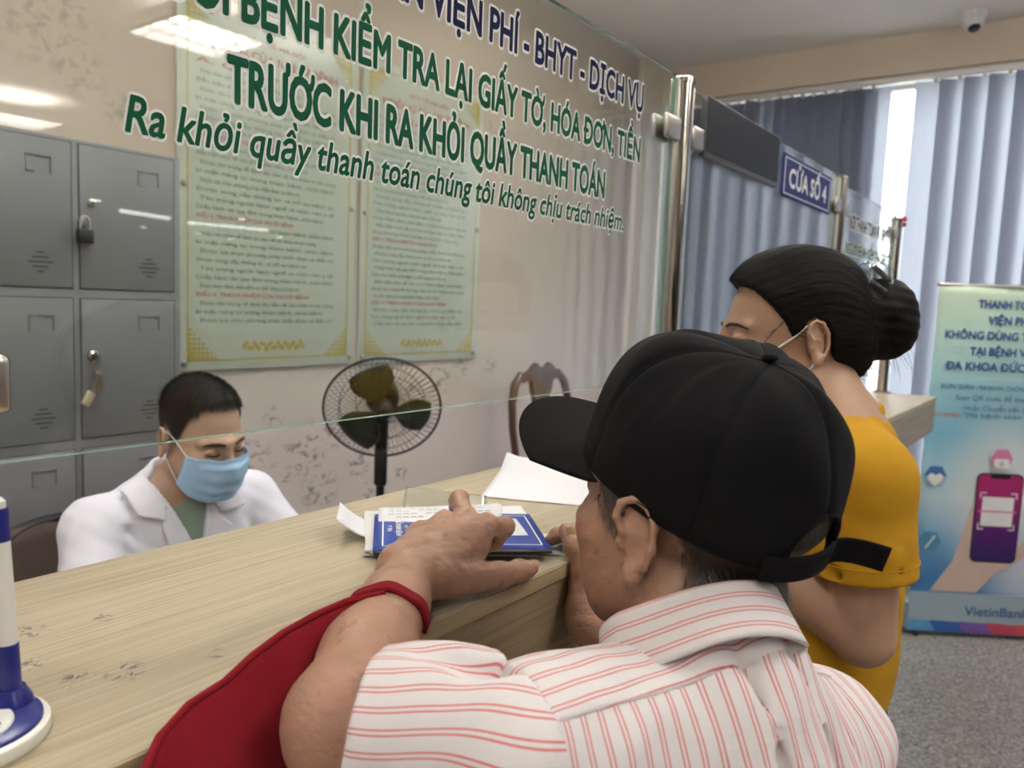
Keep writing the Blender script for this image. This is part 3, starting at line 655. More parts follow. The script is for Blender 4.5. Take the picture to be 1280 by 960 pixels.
# the printed hand with the phone
bpoly('printed_hand', [(.085, .285), (.13, .36), (.175, .43), (.20, .53), (.215, .60), (.235, .68), (.262, .70), (.27, .66), (.275, .60), (.30, .50), (.40, .49), (.45, .50), (.53, .58), (.55, .56), (.545, .52), (.50, .47), (.42, .41), (.36, .375), (.33, .33), (.29, .285)], MAT['b_skin'], .0080, .0008)
t = NT('phone_screen'); g = t.sep(t.n('ShaderNodeAttribute', attribute_name='buv').outputs['Vector'])
MAT['phone'] = t.P(t.ramp(g[1], [(.22, (.02, .012, .12)), (.31, (.09, .01, .16)), (.41, (.36, .02, .16)), (.49, (.42, .03, .16))]), .3)
def with_uv(o):
    me = o.data; at = me.attributes.new('buv', 'FLOAT_VECTOR', 'POINT'); I = inv @ XF[bn]
    for i, v in enumerate(me.vertices): l = I @ v.co; at.data[i].vector = (l.x/BW, l.y/BH, 0)
ph = bpoly('printed_phone', rr(.246, .43, .452, .843, .028), MAT['black'], .0088, .0008)
sc = bpoly('phone_screen', rr(.252, .437, .446, .837, .024), MAT['phone'], .0097, .0005, ph); with_uv(sc)
bpoly('phone_notch', rr(.305, .820, .392, .838, .007), MAT['black'], .0103, .0004, ph)
bpoly('screen_panel', rr(.278, .600, .418, .735, .004), MAT['b_white'], .0103, .0004, ph)
m = MB(); Z4 = BM @ Matrix.Translation((0, DY, .0103))
for sx, xx in ((1, .266), (-1, .430)):
    for sy, yy in ((1, .583), (-1, .755)):
        m.prism([(xx, yy), (xx+sx*.028, yy), (xx+sx*.028, yy+sy*.005), (xx, yy+sy*.005)][::sx*sy], Z4, .0004); m.prism([(xx, yy), (xx+sx*.005, yy), (xx+sx*.005, yy+sy*.028), (xx, yy+sy*.028)][::sx*sy], Z4, .0004)
part('scan_corners', m, MAT['b_white'], ph, True, smooth=0)
m = MB(); m.prism([(.262, .664), (.434, .664), (.434, .672), (.262, .672)], BM @ Matrix.Translation((0, DY, .0108)), .0003); part('scan_line', m, MAT['b_pink'], ph, True, smooth=0)
def hexa(cx_, cy_, r): return [(cx_+r*math.cos(PI/3*k), cy_+r*math.sin(PI/3*k)) for k in range(6)]
DY = -.105
h1 = bpoly('hexagon_icon', hexa(.060, .838, .052), simple('hex_blue', (.06, .16, .42), .4)); bpoly('hexagon_fade', [(.010, .838), (.035, .795), (.085, .795), (.110, .838)], simple('hex_pale', (.40, .52, .66), .4), .0096, .0003, h1)
bpoly('heart', [(.060, .790), (.030, .822), (.028, .842), (.042, .852), (.060, .842), (.078, .852), (.092, .842), (.090, .822)], MAT['b_white'], .0101, .0004, h1)
DY = -.125
h2 = bpoly('hexagon_icon', hexa(.345, .950, .050), MAT['b_pink']); bpoly('medical_case', rr(.312, .905, .378, .950, .006), MAT['b_white'], .0101, .0004, h2)
m = MB(); Z4 = BM @ Matrix.Translation((0, DY, .0106)); m.prism(rr(.341, .914, .349, .942, .001), Z4, .0003); m.prism(rr(.331, .924, .359, .932, .001), Z4, .0004); part('cross', m, simple('hex_grey', (.45, .5, .58), .4), h2, True, smooth=0)
DY = -.145
h3 = bpoly('hexagon_icon', hexa(.062, .575, .052), simple('hex_teal', (.08, .28, .50), .4)); bpoly('pill', [(.040, .545), (.048, .54), (.088, .60), (.080, .606)], MAT['b_white'], .0101, .0004, h3)
DY = 0
# cassette at the foot
MAT['foot_silver'] = simple('banner_cassette', (.40, .52, .60), .25, .35, var=.05, scale=5)
m = MB(); Zc = BM
pts = [(0.0, .0), (.012, .0)]
m.prism([(-.006, 0), (BW+.006, 0), (BW+.006, .185), (-.006, .185)], BM @ Matrix.Translation((0, .010, .012)), .006)
m.prism([(-.004, 0), (BW+.004, 0), (BW+.004, .12), (-.004, .12)], BM @ Matrix.Translation((0, .010, -.09)), .102)
part('cassette', m, MAT['foot_silver'], bn, True, 'pale blue base cover', smooth=.3)
cset = []
for k, c_ in enumerate([(.10, .34, .62), (.03, .13, .42), (.20, .10, .42), (.52, .06, .12), (.60, .08, .10)]):
    x0 = -.006 + k*.127; x1 = min(BW+.006, x0+.15)
    bpoly('colour_band', [(x0, .012), (x1, .012), (min(BW+.006, x1-.03), .060-.006*k*.2), (max(-.006, x0-.03), .064)], simple('band_%d' % k, c_, .35), .0182+.0002*k, .0003)
btext('VietinBank', .245, .53, .095, .042, MAT['b_navy'], .02).location = n_*.0085
for xx in (.03, BW-.03):
    m = MB(); m.box(BM @ Vector((xx, -.001, .02)), (.02, .03, .022), (0, 0, math.atan2(u_.y, u_.x)), .004); m.box(BM @ Vector((xx, -.001, -.07)), (.02, .03, .022), (0, 0, math.atan2(u_.y, u_.x)), .004); part('foot', m, MAT['black'], bn, True)
m = MB(); m.cyl(BM @ Vector((-.004, BH, 0)), BM @ Vector((BW+.004, BH, 0)), .008); part('top_rail', m, MAT['steel'], bn, True)
m = MB(); m.cyl(BM @ Vector((BW/2, .05, -.03)), BM @ Vector((BW/2, BH, -.02)), .008); part('support_pole', m, MAT['steel'], bn, True)

# ------------------------------------------------------------ counter pen on its stand
px, py = .190, .568
pn = thing('counter_pen', 'blue and white counter pen standing on a round adhesive base', 'pen', (px, py, ZC))
MAT['pen_blue'] = simple('pen_blue', (.018, .025, .20), .25); MAT['pen_white'] = simple('pen_white', (.78, .77, .72), .3, var=.04)
m = MB(); m.lathe([(.0475, 0), (.049, .003), (.0485, .009), (.046, .0105), (0, .0105)], (px, py, ZC), seg=48); part('base_ring', m, MAT['pen_white'], pn, True)
m = MB(); m.lathe([(.0445, .0105), (.044, .0125), (.040, .0145), (0, .0147)], (px, py, ZC), seg=48); part('base_disc', m, MAT['pen_blue'], pn, True)
c = (px-.006, py-.008, ZC+.0145)
m = MB(); m.lathe([(.030, 0), (.0295, .0012), (.028, .0016), (0, .0018)], c, seg=40); part('label_disc', m, MAT['pen_white'], pn, True)
Rl = Matrix.Translation((c[0], c[1], c[2]+.0019)) @ Matrix.Rotation(math.radians(-54), 4, 'Z')
link('lettering', join_meshes('lettering', [(text_fit('fl-office', Rl, -.025, .024, .000, .0085, .04, .12), Matrix(), 0), (text_fit('www.fl-office.vn', Rl, -.012, .018, -.008, .0028, .03), Matrix(), 0)]), MAT['black'], pn, True)
ps = Vector((px+.029, py+.003, ZC+.013))
ax = Vector((-.005, .006, .173)); 
def along(d): return ps + ax*(d/.20)
m = MB(); m.tube([along(0), along(.006), along(.014)], [.0135, .0125, .009], 20); part('socket', m, MAT['pen_blue'], pn, True)
m = MB(); m.tube([along(.012), along(.05)], [.0068, .0068], 20); part('lower_barrel', m, MAT['pen_blue'], pn, True)
m = MB(); m.tube([along(.05), along(.132)], [.0064, .0061], 20); part('barrel', m, MAT['pen_white'], pn, True)
m = MB(); m.tube([along(.132), along(.155), along(.158)], [.0066, .0066, .006], 20); part('cap', m, MAT['pen_blue'], pn, True)
m = MB(); m.tube([along(.158), along(.163), along(.166)], [.005, .005, .003], 16); part('button', m, MAT['pen_white'], pn, True)
m = MB()
pts = [Vector((px-.012, py+.024, ZC+.016)) + Vector((-.02*k/60 + .006*math.cos(k*1.0), .004*math.sin(k*1.0), .05*k/60)) for k in range(61)]
m.tube(pts, .0012, 6); part('coil_cord', m, simple('clear_coil', (.6, .62, .64), .2), pn, True)

# ------------------------------------------------------------ booklets and papers on the counter
A = Vector((.612, .630, 0)); B_ = Vector((.756, .487, 0)); ux = (B_-A).normalized(); uy = Vector((-ux.y, ux.x, 0))
def pm(x, y, z): return Matrix(((ux.x, uy.x, 0, A.x+ux.x*x+uy.x*y), (ux.y, uy.y, 0, A.y+ux.y*x+uy.y*y), (0, 0, 1, z), (0, 0, 0, 1)))
def sheet(name, w, d, x, y, z, rot, lab, cat, mat, group=None, curl=None, thick=.0003, wrinkle=.0006):
    M0 = pm(x, y, z) @ Matrix.Rotation(rot, 4, 'Z')
    o = thing(name, lab, cat, M0.translation, group=group)
    m = MB()
    def f(u, v):
        cz = curl(u, v) if curl else 0
        return M0 @ Vector((u*w, v*d, cz + wrinkle*math.sin(u*9+v*5)))
    m.grid(f, 16, 16); s = part('page', m, mat, o, True); md = s.modifiers.new('thick', 'SOLIDIFY'); md.thickness = thick; md.offset = 1
    return o
MAT['paper2'] = simple('cream_paper', (.60, .60, .575), .8, var=.04, scale=14)
t = NT('clear_sleeve'); 
sheet('loose_sheet', .105, .050, .100, .155, ZC+.0112, .03, 'white printed sheet poking out behind the right half of the booklet', 'paper', MAT['paper'], curl=lambda u, v: .0)
# crumpled white sheet beyond the booklet, its corner lifted
o = thing('crumpled_sheet', 'large crumpled white sheet on the counter under the cap brim', 'paper', (1.08, .67, ZC))
m = MB()
cr = [Vector((.935, .735, 0)), Vector((1.035, .515, 0)), Vector((1.235, .590, 0)), Vector((1.114, .818, 0))]
def f(u, v):
    p = cr[0]*(1-u)*(1-v) + cr[1]*u*(1-v) + cr[2]*u*v + cr[3]*(1-u)*v
    h = .0012 + .012*v*v + .005*max(0, math.sin(u*6+v*3))*v + .020*max(0, v-.72)*3.5*max(0, .45-u)*2 + .004*abs(math.sin(u*9-v*4))*v
    return (p.x, p.y, ZC+h)
m.grid(f, 24, 24); s = part('page', m, MAT['paper'], o, True); md = s.modifiers.new('thick', 'SOLIDIFY'); md.thickness = .0004; md.offset = 1
# stack of papers under the booklet, folded flap at the left
st = thing('paper_stack', 'stack of white papers under the blue booklet', 'papers', pm(.1, .1, ZC).translation)
for k in range(5):
    m = MB(); m.box((0, 0, 0), (.205-.006*k, .17, .0014)); me = m.mesh('sheet', 0); me.transform(pm(.094-.004*k+.006*(k % 2), .103+.004*(k % 3), ZC+.0026+.0016*k) @ Matrix.Rotation(.02*(k-2), 4, 'Z'))
    link('sheet', me, MAT['paper'] if k % 2 else MAT['paper2'], st, True)
m = MB()
def f(u, v): return pm(0, 0, 0) @ Vector((.005 - .05*u, .085 + .075*v - .02*u, ZC+.004+.0005*v + .030*u*u))
m.grid(f, 8, 8); s = part('folded_flap', m, MAT['paper'], st, True); md = s.modifiers.new('thick', 'SOLIDIFY'); md.thickness = .0004
o = thing('receipt', 'small white receipt poking out at the right end of the booklet', 'paper', pm(.2, .08, ZC).translation)
m = MB(); m.grid(lambda u, v: pm(0, 0, 0) @ Vector((.17+.062*u+.01*v, .035+.085*v-.02*u, ZC+.0009)), 5, 5); s = part('page', m, MAT['paper'], o, True); md = s.modifiers.new('thick', 'SOLIDIFY'); md.thickness = .0003; md.offset = 1
# the blue booklet
bk_ = thing('blue_booklet', 'dark blue health record booklet under the pointing hand, white page curled over it', 'booklet', pm(.1, .08, ZC+.011).translation)
MAT['bk_blue'] = simple('booklet_blue', (.018, .055, .33), .32, var=.06, scale=12)
MAT['bk_dark'] = simple('booklet_dark_blue', (.012, .018, .06), .4)  # even dark blue of the back cover
LX, LY, Z0 = .206, .150, ZC+.0105
m = MB(); m.b2((0, 0, 0), (LX, LY, .0012)); me = m.mesh('back_cover', 0); me.transform(pm(0, 0, Z0)); link('back_cover', me, MAT['bk_dark'], bk_, True)
m = MB(); m.b2((.002, .002, .0012), (LX-.002, LY-.002, .0042)); me = m.mesh('pages', 0); me.transform(pm(0, 0, Z0)); link('pages', me, MAT['paper2'], bk_, True)
m = MB(); m.grid(lambda u, v: pm(0, 0, Z0) @ Vector((LX*u-.001, LY*v-.001, .0046+.0012*math.sin(PI*u))), 14, 10); s = part('front_cover', m, MAT['bk_blue'], bk_, True); md = s.modifiers.new('thick', 'SOLIDIFY'); md.thickness = .0007; md.offset = 1
ZT = Z0+.0062
def cz(x): return .0012*math.sin(PI*x/LX)
m = MB()
def strip(x0, y0, x1, y1, w):
    n = 12
    for k in range(n):
        a, b = k/n, (k+1)/n
        xa, ya, xb, yb = x0+(x1-x0)*a, y0+(y1-y0)*a, x0+(x1-x0)*b, y0+(y1-y0)*b
        dx, dy = (-(y1-y0), (x1-x0)); L = math.hypot(dx, dy); dx, dy = dx/L*w/2, dy/L*w/2
        vs = [s_ for s_ in ((xa+dx, ya+dy, xa), (xb+dx, yb+dy, xb), (xb-dx, yb-dy, xb), (xa-dx, ya-dy, xa))]
        fa = m.bm.faces.new([m.bm.verts.new(pm(0, 0, ZT-.0006) @ Vector((x, y, cz(xx)))) for x, y, xx in vs])
for q_ in ((.010, .014, .196, .014), (.196, .014, .196, .138), (.196, .138, .010, .138), (.010, .138, .010, .014)): strip(*q_, .0016)
part('printed_frame', m, MAT['white'], bk_, True, smooth=0)
m = MB(); m.lathe([(.019, 0), (.019, .0004), (0, .0004)], (0, 0, 0), seg=30); me = m.mesh('emblem', 0); me.transform(pm(.058, .072, ZT-.0001) @ Matrix.Diagonal((1.0, .9, 1, 1))); em = link('emblem', me, MAT['white'], bk_, True)
m = MB(); m.prism([(-.004, -.012), (.004, -.012), (.010, .002), (.003, .012), (-.003, .012), (-.010, .002)], Matrix(), .0003); me = m.mesh('emblem_mark', 0); me.transform(pm(.058, .072, ZT+.0003)); link('emblem_mark', me, MAT['green'], em, True)
m = MB(); m.prism([(.006, -.006), (.014, -.004), (.013, .006), (.006, .004)], Matrix(), .0003); me = m.mesh('emblem_mark', 0); me.transform(pm(.058, .072, ZT+.0003)); link('emblem_mark', me, MAT['b_red'], em, True)
Tx = pm(.026, .112, ZT+.0001) @ Matrix.Rotation(-PI/2, 4, 'Z')
link('lettering', join_meshes('lettering', [(text_fit('SỔ KHÁM BỆNH', Tx, 0, .062, 0, .006, .04), Matrix(), 0), (text_fit('Y BẠ', Tx, .018, .044, -.010, .005, .04), Matrix(), 0), (text_fit('SỞ Y TẾ', Tx, .018, .044, .011, .003, .03), Matrix(), 0)]), MAT['white'], bk_, True)
# white name sticker on the right half
me = None
m = MB(); m.b2((.130, .040, 0), (.188, .114, .0004)); me = m.mesh('name_sticker', 0); me.transform(pm(0, 0, ZT-.0001) @ Matrix.Rotation(.05, 4, 'Z')); stk = link('name_sticker', me, MAT['paper'], bk_, True)
m = MB()
rs = random.Random(3)
for r_ in range(3):
    x = .138+.015*r_; y = .105
    pts = []
    for k in range(40): pts.append(pm(0, 0, ZT+.0004) @ Matrix.Rotation(.05, 4, 'Z') @ Vector((x+.003*math.sin(k*2.1+r_)+.001*rs.random(), y-.0015*k, 0)))
    m.tube(pts, .00025, 4)
part('handwriting', m, simple('blue_ink', (.12, .16, .40), .5), stk, True)
Tx = pm(.189, .045, ZT+.0001) @ Matrix.Rotation(PI/2, 4, 'Z')
# curled white page with printed lines, folding over the booklet from behind
def cp(u, v):
    x = .004 + .150*u
    y = .172 - .064*v - .018*u*v
    h = .0085 + .017*math.sin(PI*min(1, v*.9+.08))*(.35+.65*u) - .004*v
    return Vector((x + .010*math.sin(PI*v)*u, y, h))
m = MB(); m.grid(lambda u, v: pm(0, 0, ZC+.0085) @ cp(u, v), 16, 14); s = part('curled_page', m, MAT['paper'], bk_, True); md = s.modifiers.new('thick', 'SOLIDIFY'); md.thickness = .0003
m = MB()
for r_ in range(6):
    v = .20+.11*r_
    for k in range(14):
        if (k*7+r_*3) % 5 == 0: continue
        ua = .08+.06*k; ub = ua+.045
        q_ = [pm(0, 0, ZC+.0089) @ (cp(u2, v2)+Vector((0, 0, .0003))) for u2, v2 in ((ua, v), (ub, v), (ub, v+.02), (ua, v+.02))]
        m.bm.faces.new([m.bm.verts.new(x) for x in q_])
part('printed_lines', m, simple('grey_print', (.22, .23, .25), .7), s, True, smooth=0)
# plastic sleeve behind
MAT['sleeve'] = glass('plastic_sleeve', (.90, .92, .92), 1.5, .12, .10)
o = sheet('plastic_sleeve', .115, .05, .035, .178, ZC+.0125, -.1, 'clear plastic sleeve sticking up behind the papers', 'plastic sleeve', MAT['sleeve'], curl=lambda u, v: .022*v*(1-.5*u), thick=.0004)
# ------------------------------------------------------------ smooth bodies: blended volumes turned into one continuous surface
class Frame:
    def __init__(s, o=(0, 0, 0), R=None): s.o = np.array(o, float); s.R = np.eye(3) if R is None else np.array(R, float)
    def p(s, q): return s.o + s.R @ np.array(q, float)
    def sub(s, o, R): return Frame(s.p(o), s.R @ np.array(R, float))
def rotm(x=0, y=0, z=0): return np.array(Euler((math.radians(x), math.radians(y), math.radians(z)), 'XYZ').to_matrix())
class Vol:
    def __init__(s, lo, hi, h):
        s.lo = np.array(lo, float); s.h = h; s.n = np.ceil((np.array(hi)-s.lo)/h).astype(int)+1
        s.D = np.full(s.n, .06, np.float32); s.F = Frame()
    def box(s, lo, hi):
        a = np.clip(np.floor((np.array(lo)-s.lo)/s.h).astype(int), 0, s.n); b = np.clip(np.ceil((np.array(hi)-s.lo)/s.h).astype(int)+1, 0, s.n)
        if np.any(b <= a): return None, None
        ax = [(s.lo[i]+s.h*np.arange(a[i], b[i])).astype(np.float32) for i in range(3)]
        return tuple(slice(a[i], b[i]) for i in range(3)), np.meshgrid(*ax, indexing='ij', sparse=True)
    def put(s, fn, lo, hi, k, op):
        mg = k + 4*s.h
        sl, G = s.box(np.array(lo)-mg, np.array(hi)+mg)
        if sl is None: return
        d = fn(*G).astype(np.float32); A = s.D[sl]
        if op == '+': 
            if k > 0: hh = np.maximum(k-np.abs(A-d), 0)/k; s.D[sl] = np.minimum(A, d) - hh*hh*k*.25
            else: s.D[sl] = np.minimum(A, d)
        elif op == '-':
            d = -d
            if k > 0: hh = np.maximum(k-np.abs(A-d), 0)/k; s.D[sl] = np.maximum(A, d) + hh*hh*k*.25
            else: s.D[sl] = np.maximum(A, d)
    # tapered capsule
    def rc(s, a, b, r0, r1=None, k=.01, op='+', F=None, flat=None):
        F = F or s.F; r1 = r0 if r1 is None else r1
        a = F.p(a); b = F.p(b); ab = b-a; L2 = max(float(ab @ ab), 1e-12); R = max(r0, r1)
        def fn(X, Y, Z):
            px, py, pz = X-a[0], Y-a[1], Z-a[2]
            t = np.clip((px*ab[0]+py*ab[1]+pz*ab[2])/L2, 0, 1)
            return np.sqrt((px-t*ab[0])**2+(py-t*ab[1])**2+(pz-t*ab[2])**2) - (r0+(r1-r0)*t)
        s.put(fn, np.minimum(a, b)-R, np.maximum(a, b)+R, k, op)
    def chain(s, pts, rs, k=.006, op='+', F=None):
        for i in range(len(pts)-1): s.rc(pts[i], pts[i+1], rs[i], rs[i+1], k if i or True else 0, op, F)
    # ellipsoid with its own turn
    def ell(s, c, r, k=.01, op='+', F=None, R=None):
        F = F or s.F; c = F.p(c); M_ = F.R @ (R if R is not None else np.eye(3)); r = np.array(r, float); R0 = r.max()
        def fn(X, Y, Z):
            px, py, pz = X-c[0], Y-c[1], Z-c[2]
            q = [(M_[0, i]*px+M_[1, i]*py+M_[2, i]*pz) for i in range(3)]
            k0 = np.sqrt(sum((q[i]/r[i])**2 for i in range(3))); k1 = np.sqrt(sum((q[i]/r[i]**2)**2 for i in range(3)))
            return k0*(k0-1)/np.maximum(k1, 1e-9)
        s.put(fn, c-R0, c+R0, k, op)
    def plane(s, p, n, F=None, k=0.0):         # keep the side the normal points away from
        F = F or s.F; p = F.p(p); n = F.R @ (np.array(n, float)/np.linalg.norm(n))
        sl, G = s.box(s.lo, s.lo+s.h*s.n)
        d = (n[0]*(G[0]-p[0])+n[1]*(G[1]-p[1])+n[2]*(G[2]-p[2])).astype(np.float32)
        if k > 0: hh = np.maximum(k-np.abs(s.D-d), 0)/k; s.D = np.maximum(s.D, d) + hh*hh*k*.25
        else: s.D = np.maximum(s.D, d)
    def fn(s, f):                              # D = f(D, X, Y, Z) on the whole grid
        sl, G = s.box(s.lo, s.lo+s.h*s.n); s.D = f(s.D, *G).astype(np.float32)
    def clone(s):
        v = Vol.__new__(Vol); v.lo = s.lo; v.h = s.h; v.n = s.n; v.D = s.D.copy(); v.F = s.F; return v
    def mesh(s, name, smooth=1, keep=True):
        D = s.D; I = D < 0; nx, ny, nz = D.shape
        corners = [(i, j, k) for i in (0, 1) for j in (0, 1) for k in (0, 1)]
        c = np.zeros((nx-1, ny-1, nz-1), np.uint8)
        for i, j, k in corners: c += I[i:nx-1+i, j:ny-1+j, k:nz-1+k]
        act = np.argwhere((c > 0) & (c < 8)); del c
        if len(act) == 0: return bpy.data.meshes.new(name)
        vals = {q: D[act[:, 0]+q[0], act[:, 1]+q[1], act[:, 2]+q[2]] for q in corners}
        acc = np.zeros((len(act), 3)); cnt = np.zeros(len(act))
        for a in corners:
            for ax in range(3):
                if a[ax]: continue
                b = list(a); b[ax] = 1; b = tuple(b); d0, d1 = vals[a], vals[b]
                m = (d0 < 0) != (d1 < 0); t = np.where(m, d0/np.where(m, d0-d1, 1), 0)
                for q in range(3): acc[:, q] += np.where(m, a[q] + (t if q == ax else 0), 0)
                cnt += m
        P = s.lo + s.h*(act + acc/cnt[:, None])
        idx = np.full((nx-1)*(ny-1)*(nz-1), -1, np.int32); st = np.array([(ny-1)*(nz-1), nz-1, 1]); idx[act @ st] = np.arange(len(act))
        quads = []
        for ax in range(3):
            o1, o2 = (ax+1) % 3, (ax+2) % 3
            A = [slice(1, -1)]*3; A[ax] = slice(0, -1); B = [slice(1, -1)]*3; B[ax] = slice(1, None)
            i0, i1 = I[tuple(A)], I[tuple(B)]
            e = np.argwhere(i0 != i1); off = np.array([1, 1, 1]); off[ax] = 0; g = e+off
            fl = i0[tuple(e.T)]
            def cell(d1, d2):
                q = g.copy(); q[:, o1] += d1; q[:, o2] += d2; return idx[q @ st]
            Q = np.stack([cell(-1, -1), cell(0, -1), cell(0, 0), cell(-1, 0)], 1)
            Q[~fl] = Q[~fl][:, ::-1]; quads.append(Q[(Q >= 0).all(1)])
        Q = np.concatenate(quads)
        for _ in range(smooth): P = lap(P, Q, .5)
        return quad_mesh(name, P, Q)
def lap(P, Q, f):
    acc = np.zeros_like(P); cnt = np.zeros(len(P))
    for a, b in ((0, 1), (1, 2), (2, 3), (3, 0)):
        for u, v in ((a, b), (b, a)):
            for q in range(3): acc[:, q] += np.bincount(Q[:, u], P[Q[:, v], q], len(P))
            cnt += np.bincount(Q[:, u], minlength=len(P))
    return P + f*(acc/np.maximum(cnt, 1)[:, None] - P)
def quad_mesh(name, P, Q):
    me = bpy.data.meshes.new(name); n, m = len(P), len(Q)
    me.vertices.add(n); me.vertices.foreach_set('co', np.ascontiguousarray(P, np.float32).ravel())
    me.loops.add(4*m); me.loops.foreach_set('vertex_index', np.ascontiguousarray(Q, np.int32).ravel())
    me.polygons.add(m); me.polygons.foreach_set('loop_start', np.arange(0, 4*m, 4, dtype=np.int32))
    me.update(calc_edges=True); me.validate(); me.shade_smooth(); return me
def attr(me, name, vals):
    a = me.attributes.new(name, 'FLOAT', 'POINT'); a.data.foreach_set('value', np.ascontiguousarray(vals, np.float32))
def normals(me):
    n = np.empty(len(me.vertices)*3, np.float32); me.vertices.foreach_get('normal', n); return n.reshape(-1, 3)
def setco(me, P): me.vertices.foreach_set('co', np.ascontiguousarray(P, np.float32).ravel()); me.update()
def wnoise(P, f, seed=0, n=6):               # cheap smooth noise from summed waves
    r = np.random.RandomState(seed); o = np.zeros(len(P))
    for i in range(n):
        d = r.normal(size=3); d /= np.linalg.norm(d); o += np.sin(P @ d * f * r.uniform(.6, 1.6) + r.uniform(0, 6.28))
    return o/n**.5
# short or long hair strands as thin tapered blades on a surface
def strands(name, me, n, length, width, flow, mask, seed=0, lift=.35):
    P = verts(me).astype(float); N = normals(me).astype(float); ok = np.nonzero(mask(P, N))[0]
    r = np.random.RandomState(seed); pick = r.choice(ok, n); V = []; Fc = []
    for i, q in enumerate(pick):
        p = P[q] + r.normal(size=3)*.0008; nn = N[q]; d = flow(p, nn); d = d - nn*(d @ nn); d /= max(np.linalg.norm(d), 1e-6)
        L = length*r.uniform(.5, 1.2); d1 = d + nn*lift*r.uniform(.5, 1.3) + r.normal(size=3)*.12
        s = np.cross(d1, nn); s /= max(np.linalg.norm(s), 1e-6); s *= width
        b = len(V); m = p + d1*L*.55 ; e = p + d1*L - nn*lift*L*.25
        V += [p-s, p+s, m+s*.7, m-s*.7, e]; Fc += [(b, b+1, b+2, b+3), (b+3, b+2, b+4)]
    o = bpy.data.meshes.new(name); o.from_pydata([tuple(v) for v in V], [], Fc); o.update(); o.shade_smooth(); return o

# ------------------------------------------------------------ anatomy shared by the three people
def head(v, H, brow=1.0, old=False):
    """H: frame with x to the person's right, y forward, z up, origin between the ears"""
    v.ell((0, -.007 if old else -.014, .038 if old else .040), (.072, .085, .080) if old else (.074, .094, .082), 0, F=H)
    v.ell((0, .026, -.020), (.063, .066, .085), .03, F=H)
    v.ell((0, .060, -.094), (.026, .026, .022), .03, F=H)
    for s in (-1, 1):
        v.rc((s*.056, -.004, -.052), (s*.022, .060, -.096), .017, .016, .03, F=H)
        v.ell((s*.045, .058, -.022), (.021, .022, .017), .022, F=H)
        v.rc((s*.010, .090-.006*(1-brow), .022), (s*.046, .070-.004*(1-brow), .020), .010*brow, .009*brow, .014, F=H)
        if old: v.ell((s*.044, .046, -.050), (.017, .030, .040), .02, F=H)
    for s in (-1, 1):
        v.ell((s*.032, .097+.004*(1-brow), .003), (.017, .014, .010), .012, '-', F=H)
        v.ell((s*.032, .079, .002), (.0135, .0135, .0115), .004, F=H)
        v.rc((s*.019, .0925, .0005), (s*.044, .0865, -.0005), .0016, .0012, .003, '-', F=H)
    v.rc((0, .090, .014), (0, .112, -.030), .0075, .0115, .012, F=H)
    for s in (-1, 1): v.ell((s*.012, .101, -.034), (.0085, .011, .0075), .006, F=H); v.ell((s*.008, .106, -.043), (.004, .005, .003), .003, '-', F=H)
    v.ell((0, .088, -.060), (.025, .013, .007), .008, F=H); v.ell((0, .086, -.071), (.021, .013, .007), .007, F=H)
    v.rc((-.024, .094, -.0655), (.024, .094, -.0655), .0014, .0014, .003, '-', F=H)
    for s in (-1, 1): v.rc((s*.018, .098, -.028), (s*.032, .088, -.060), .002, .002, .008, '-', F=H)
def ear(v, H, s, sc=1.0):
    E = H.sub((s*.076, -.012, -.004), rotm(-8, 0, s*-16))
    def e(y, z, x=0.0): return (s*(.006+x)*sc, y*sc, z*sc)
    v.ell(e(0, 0, -.002), (.006*sc, .015*sc, .029*sc), .006, F=E)
    rim = [(.010, .004), (.015, .016), (.011, .027), (.000, .032), (-.012, .027), (-.018, .012), (-.016, -.006), (-.009, -.022)]
    v.chain([e(y, z, .006) for y, z in rim], [.0034*sc]*len(rim), .003, F=E)
    v.ell(e(.003, -.029, .003), (.0055*sc, .009*sc, .010*sc), .006, F=E)
    v.rc(e(.010, .004, .004), e(-.004, .002, .003), .0025*sc, .002*sc, .003, F=E)
    v.ell(e(-.001, -.008, .008), (.006*sc, .0085*sc, .011*sc), .003, '-', F=E)
    v.ell(e(-.004, .016, .010), (.005*sc, .007*sc, .010*sc), .003, '-', F=E)
    v.ell(e(.013, -.006, .004), (.004*sc, .004*sc, .006*sc), .004, F=E)
def skin(name, c, spots=0.0, red=(.55, .25, .18), rough=.5):
    t = NT(name); p = t.geo()
    col = t.mix(t.noise(p, 28, 4, .6), tuple(x*.86 for x in c), tuple(min(1, x*1.10) for x in c))
    col = t.mix(t.math('MULTIPLY', t.step(t.noise(p, 14, 3), .5, .75), .35), col, red)
    if spots:
        col = t.mix(t.math('MULTIPLY', t.step(t.noise(p, 62, 3, .5), .60, .70), spots), col, tuple(x*.55 for x in c))
    f = t.noise(p, 420, 3, .6); g = t.noise(t.mapping(p, (1, 1, 2.2)), 75, 4, .6, .8)
    t.bump(t.math('ADD', t.math('MULTIPLY', g, .7 if spots else .15), t.math('MULTIPLY', f, .3)), .5 if spots else .2, .0022)
    return t.P(col, rough, Subsurface_Weight=.12, Subsurface_Radius=(.012, .005, .003), Subsurface_Scale=.5)
def hairmat(name, a, b, sc=(300, 300, 30), rough=.45):
    t = NT(name); p = t.pos(); f = t.noise(t.mapping(p, sc), 1, 3, .6)
    t.bump(f, .5, .002)
    return t.P(t.mix(f, a, b), rough, Specular_IOR_Level=.35)
def fabric(name, c, var=.06, bump=.25, scale=900, rough=.85, **kw):
    t = NT(name); p = t.geo(); w = t.noise(p, scale, 2); 
    big = t.noise(p, 16, 3)
    t.bump(t.math('ADD', t.math('MULTIPLY', w, .15), big), bump, .004)
    return t.P(t.mix(t.noise(p, 40, 3), tuple(x*(1-var) for x in c), tuple(min(1, x*(1+var)) for x in c)), rough, Specular_IOR_Level=.2, **kw)
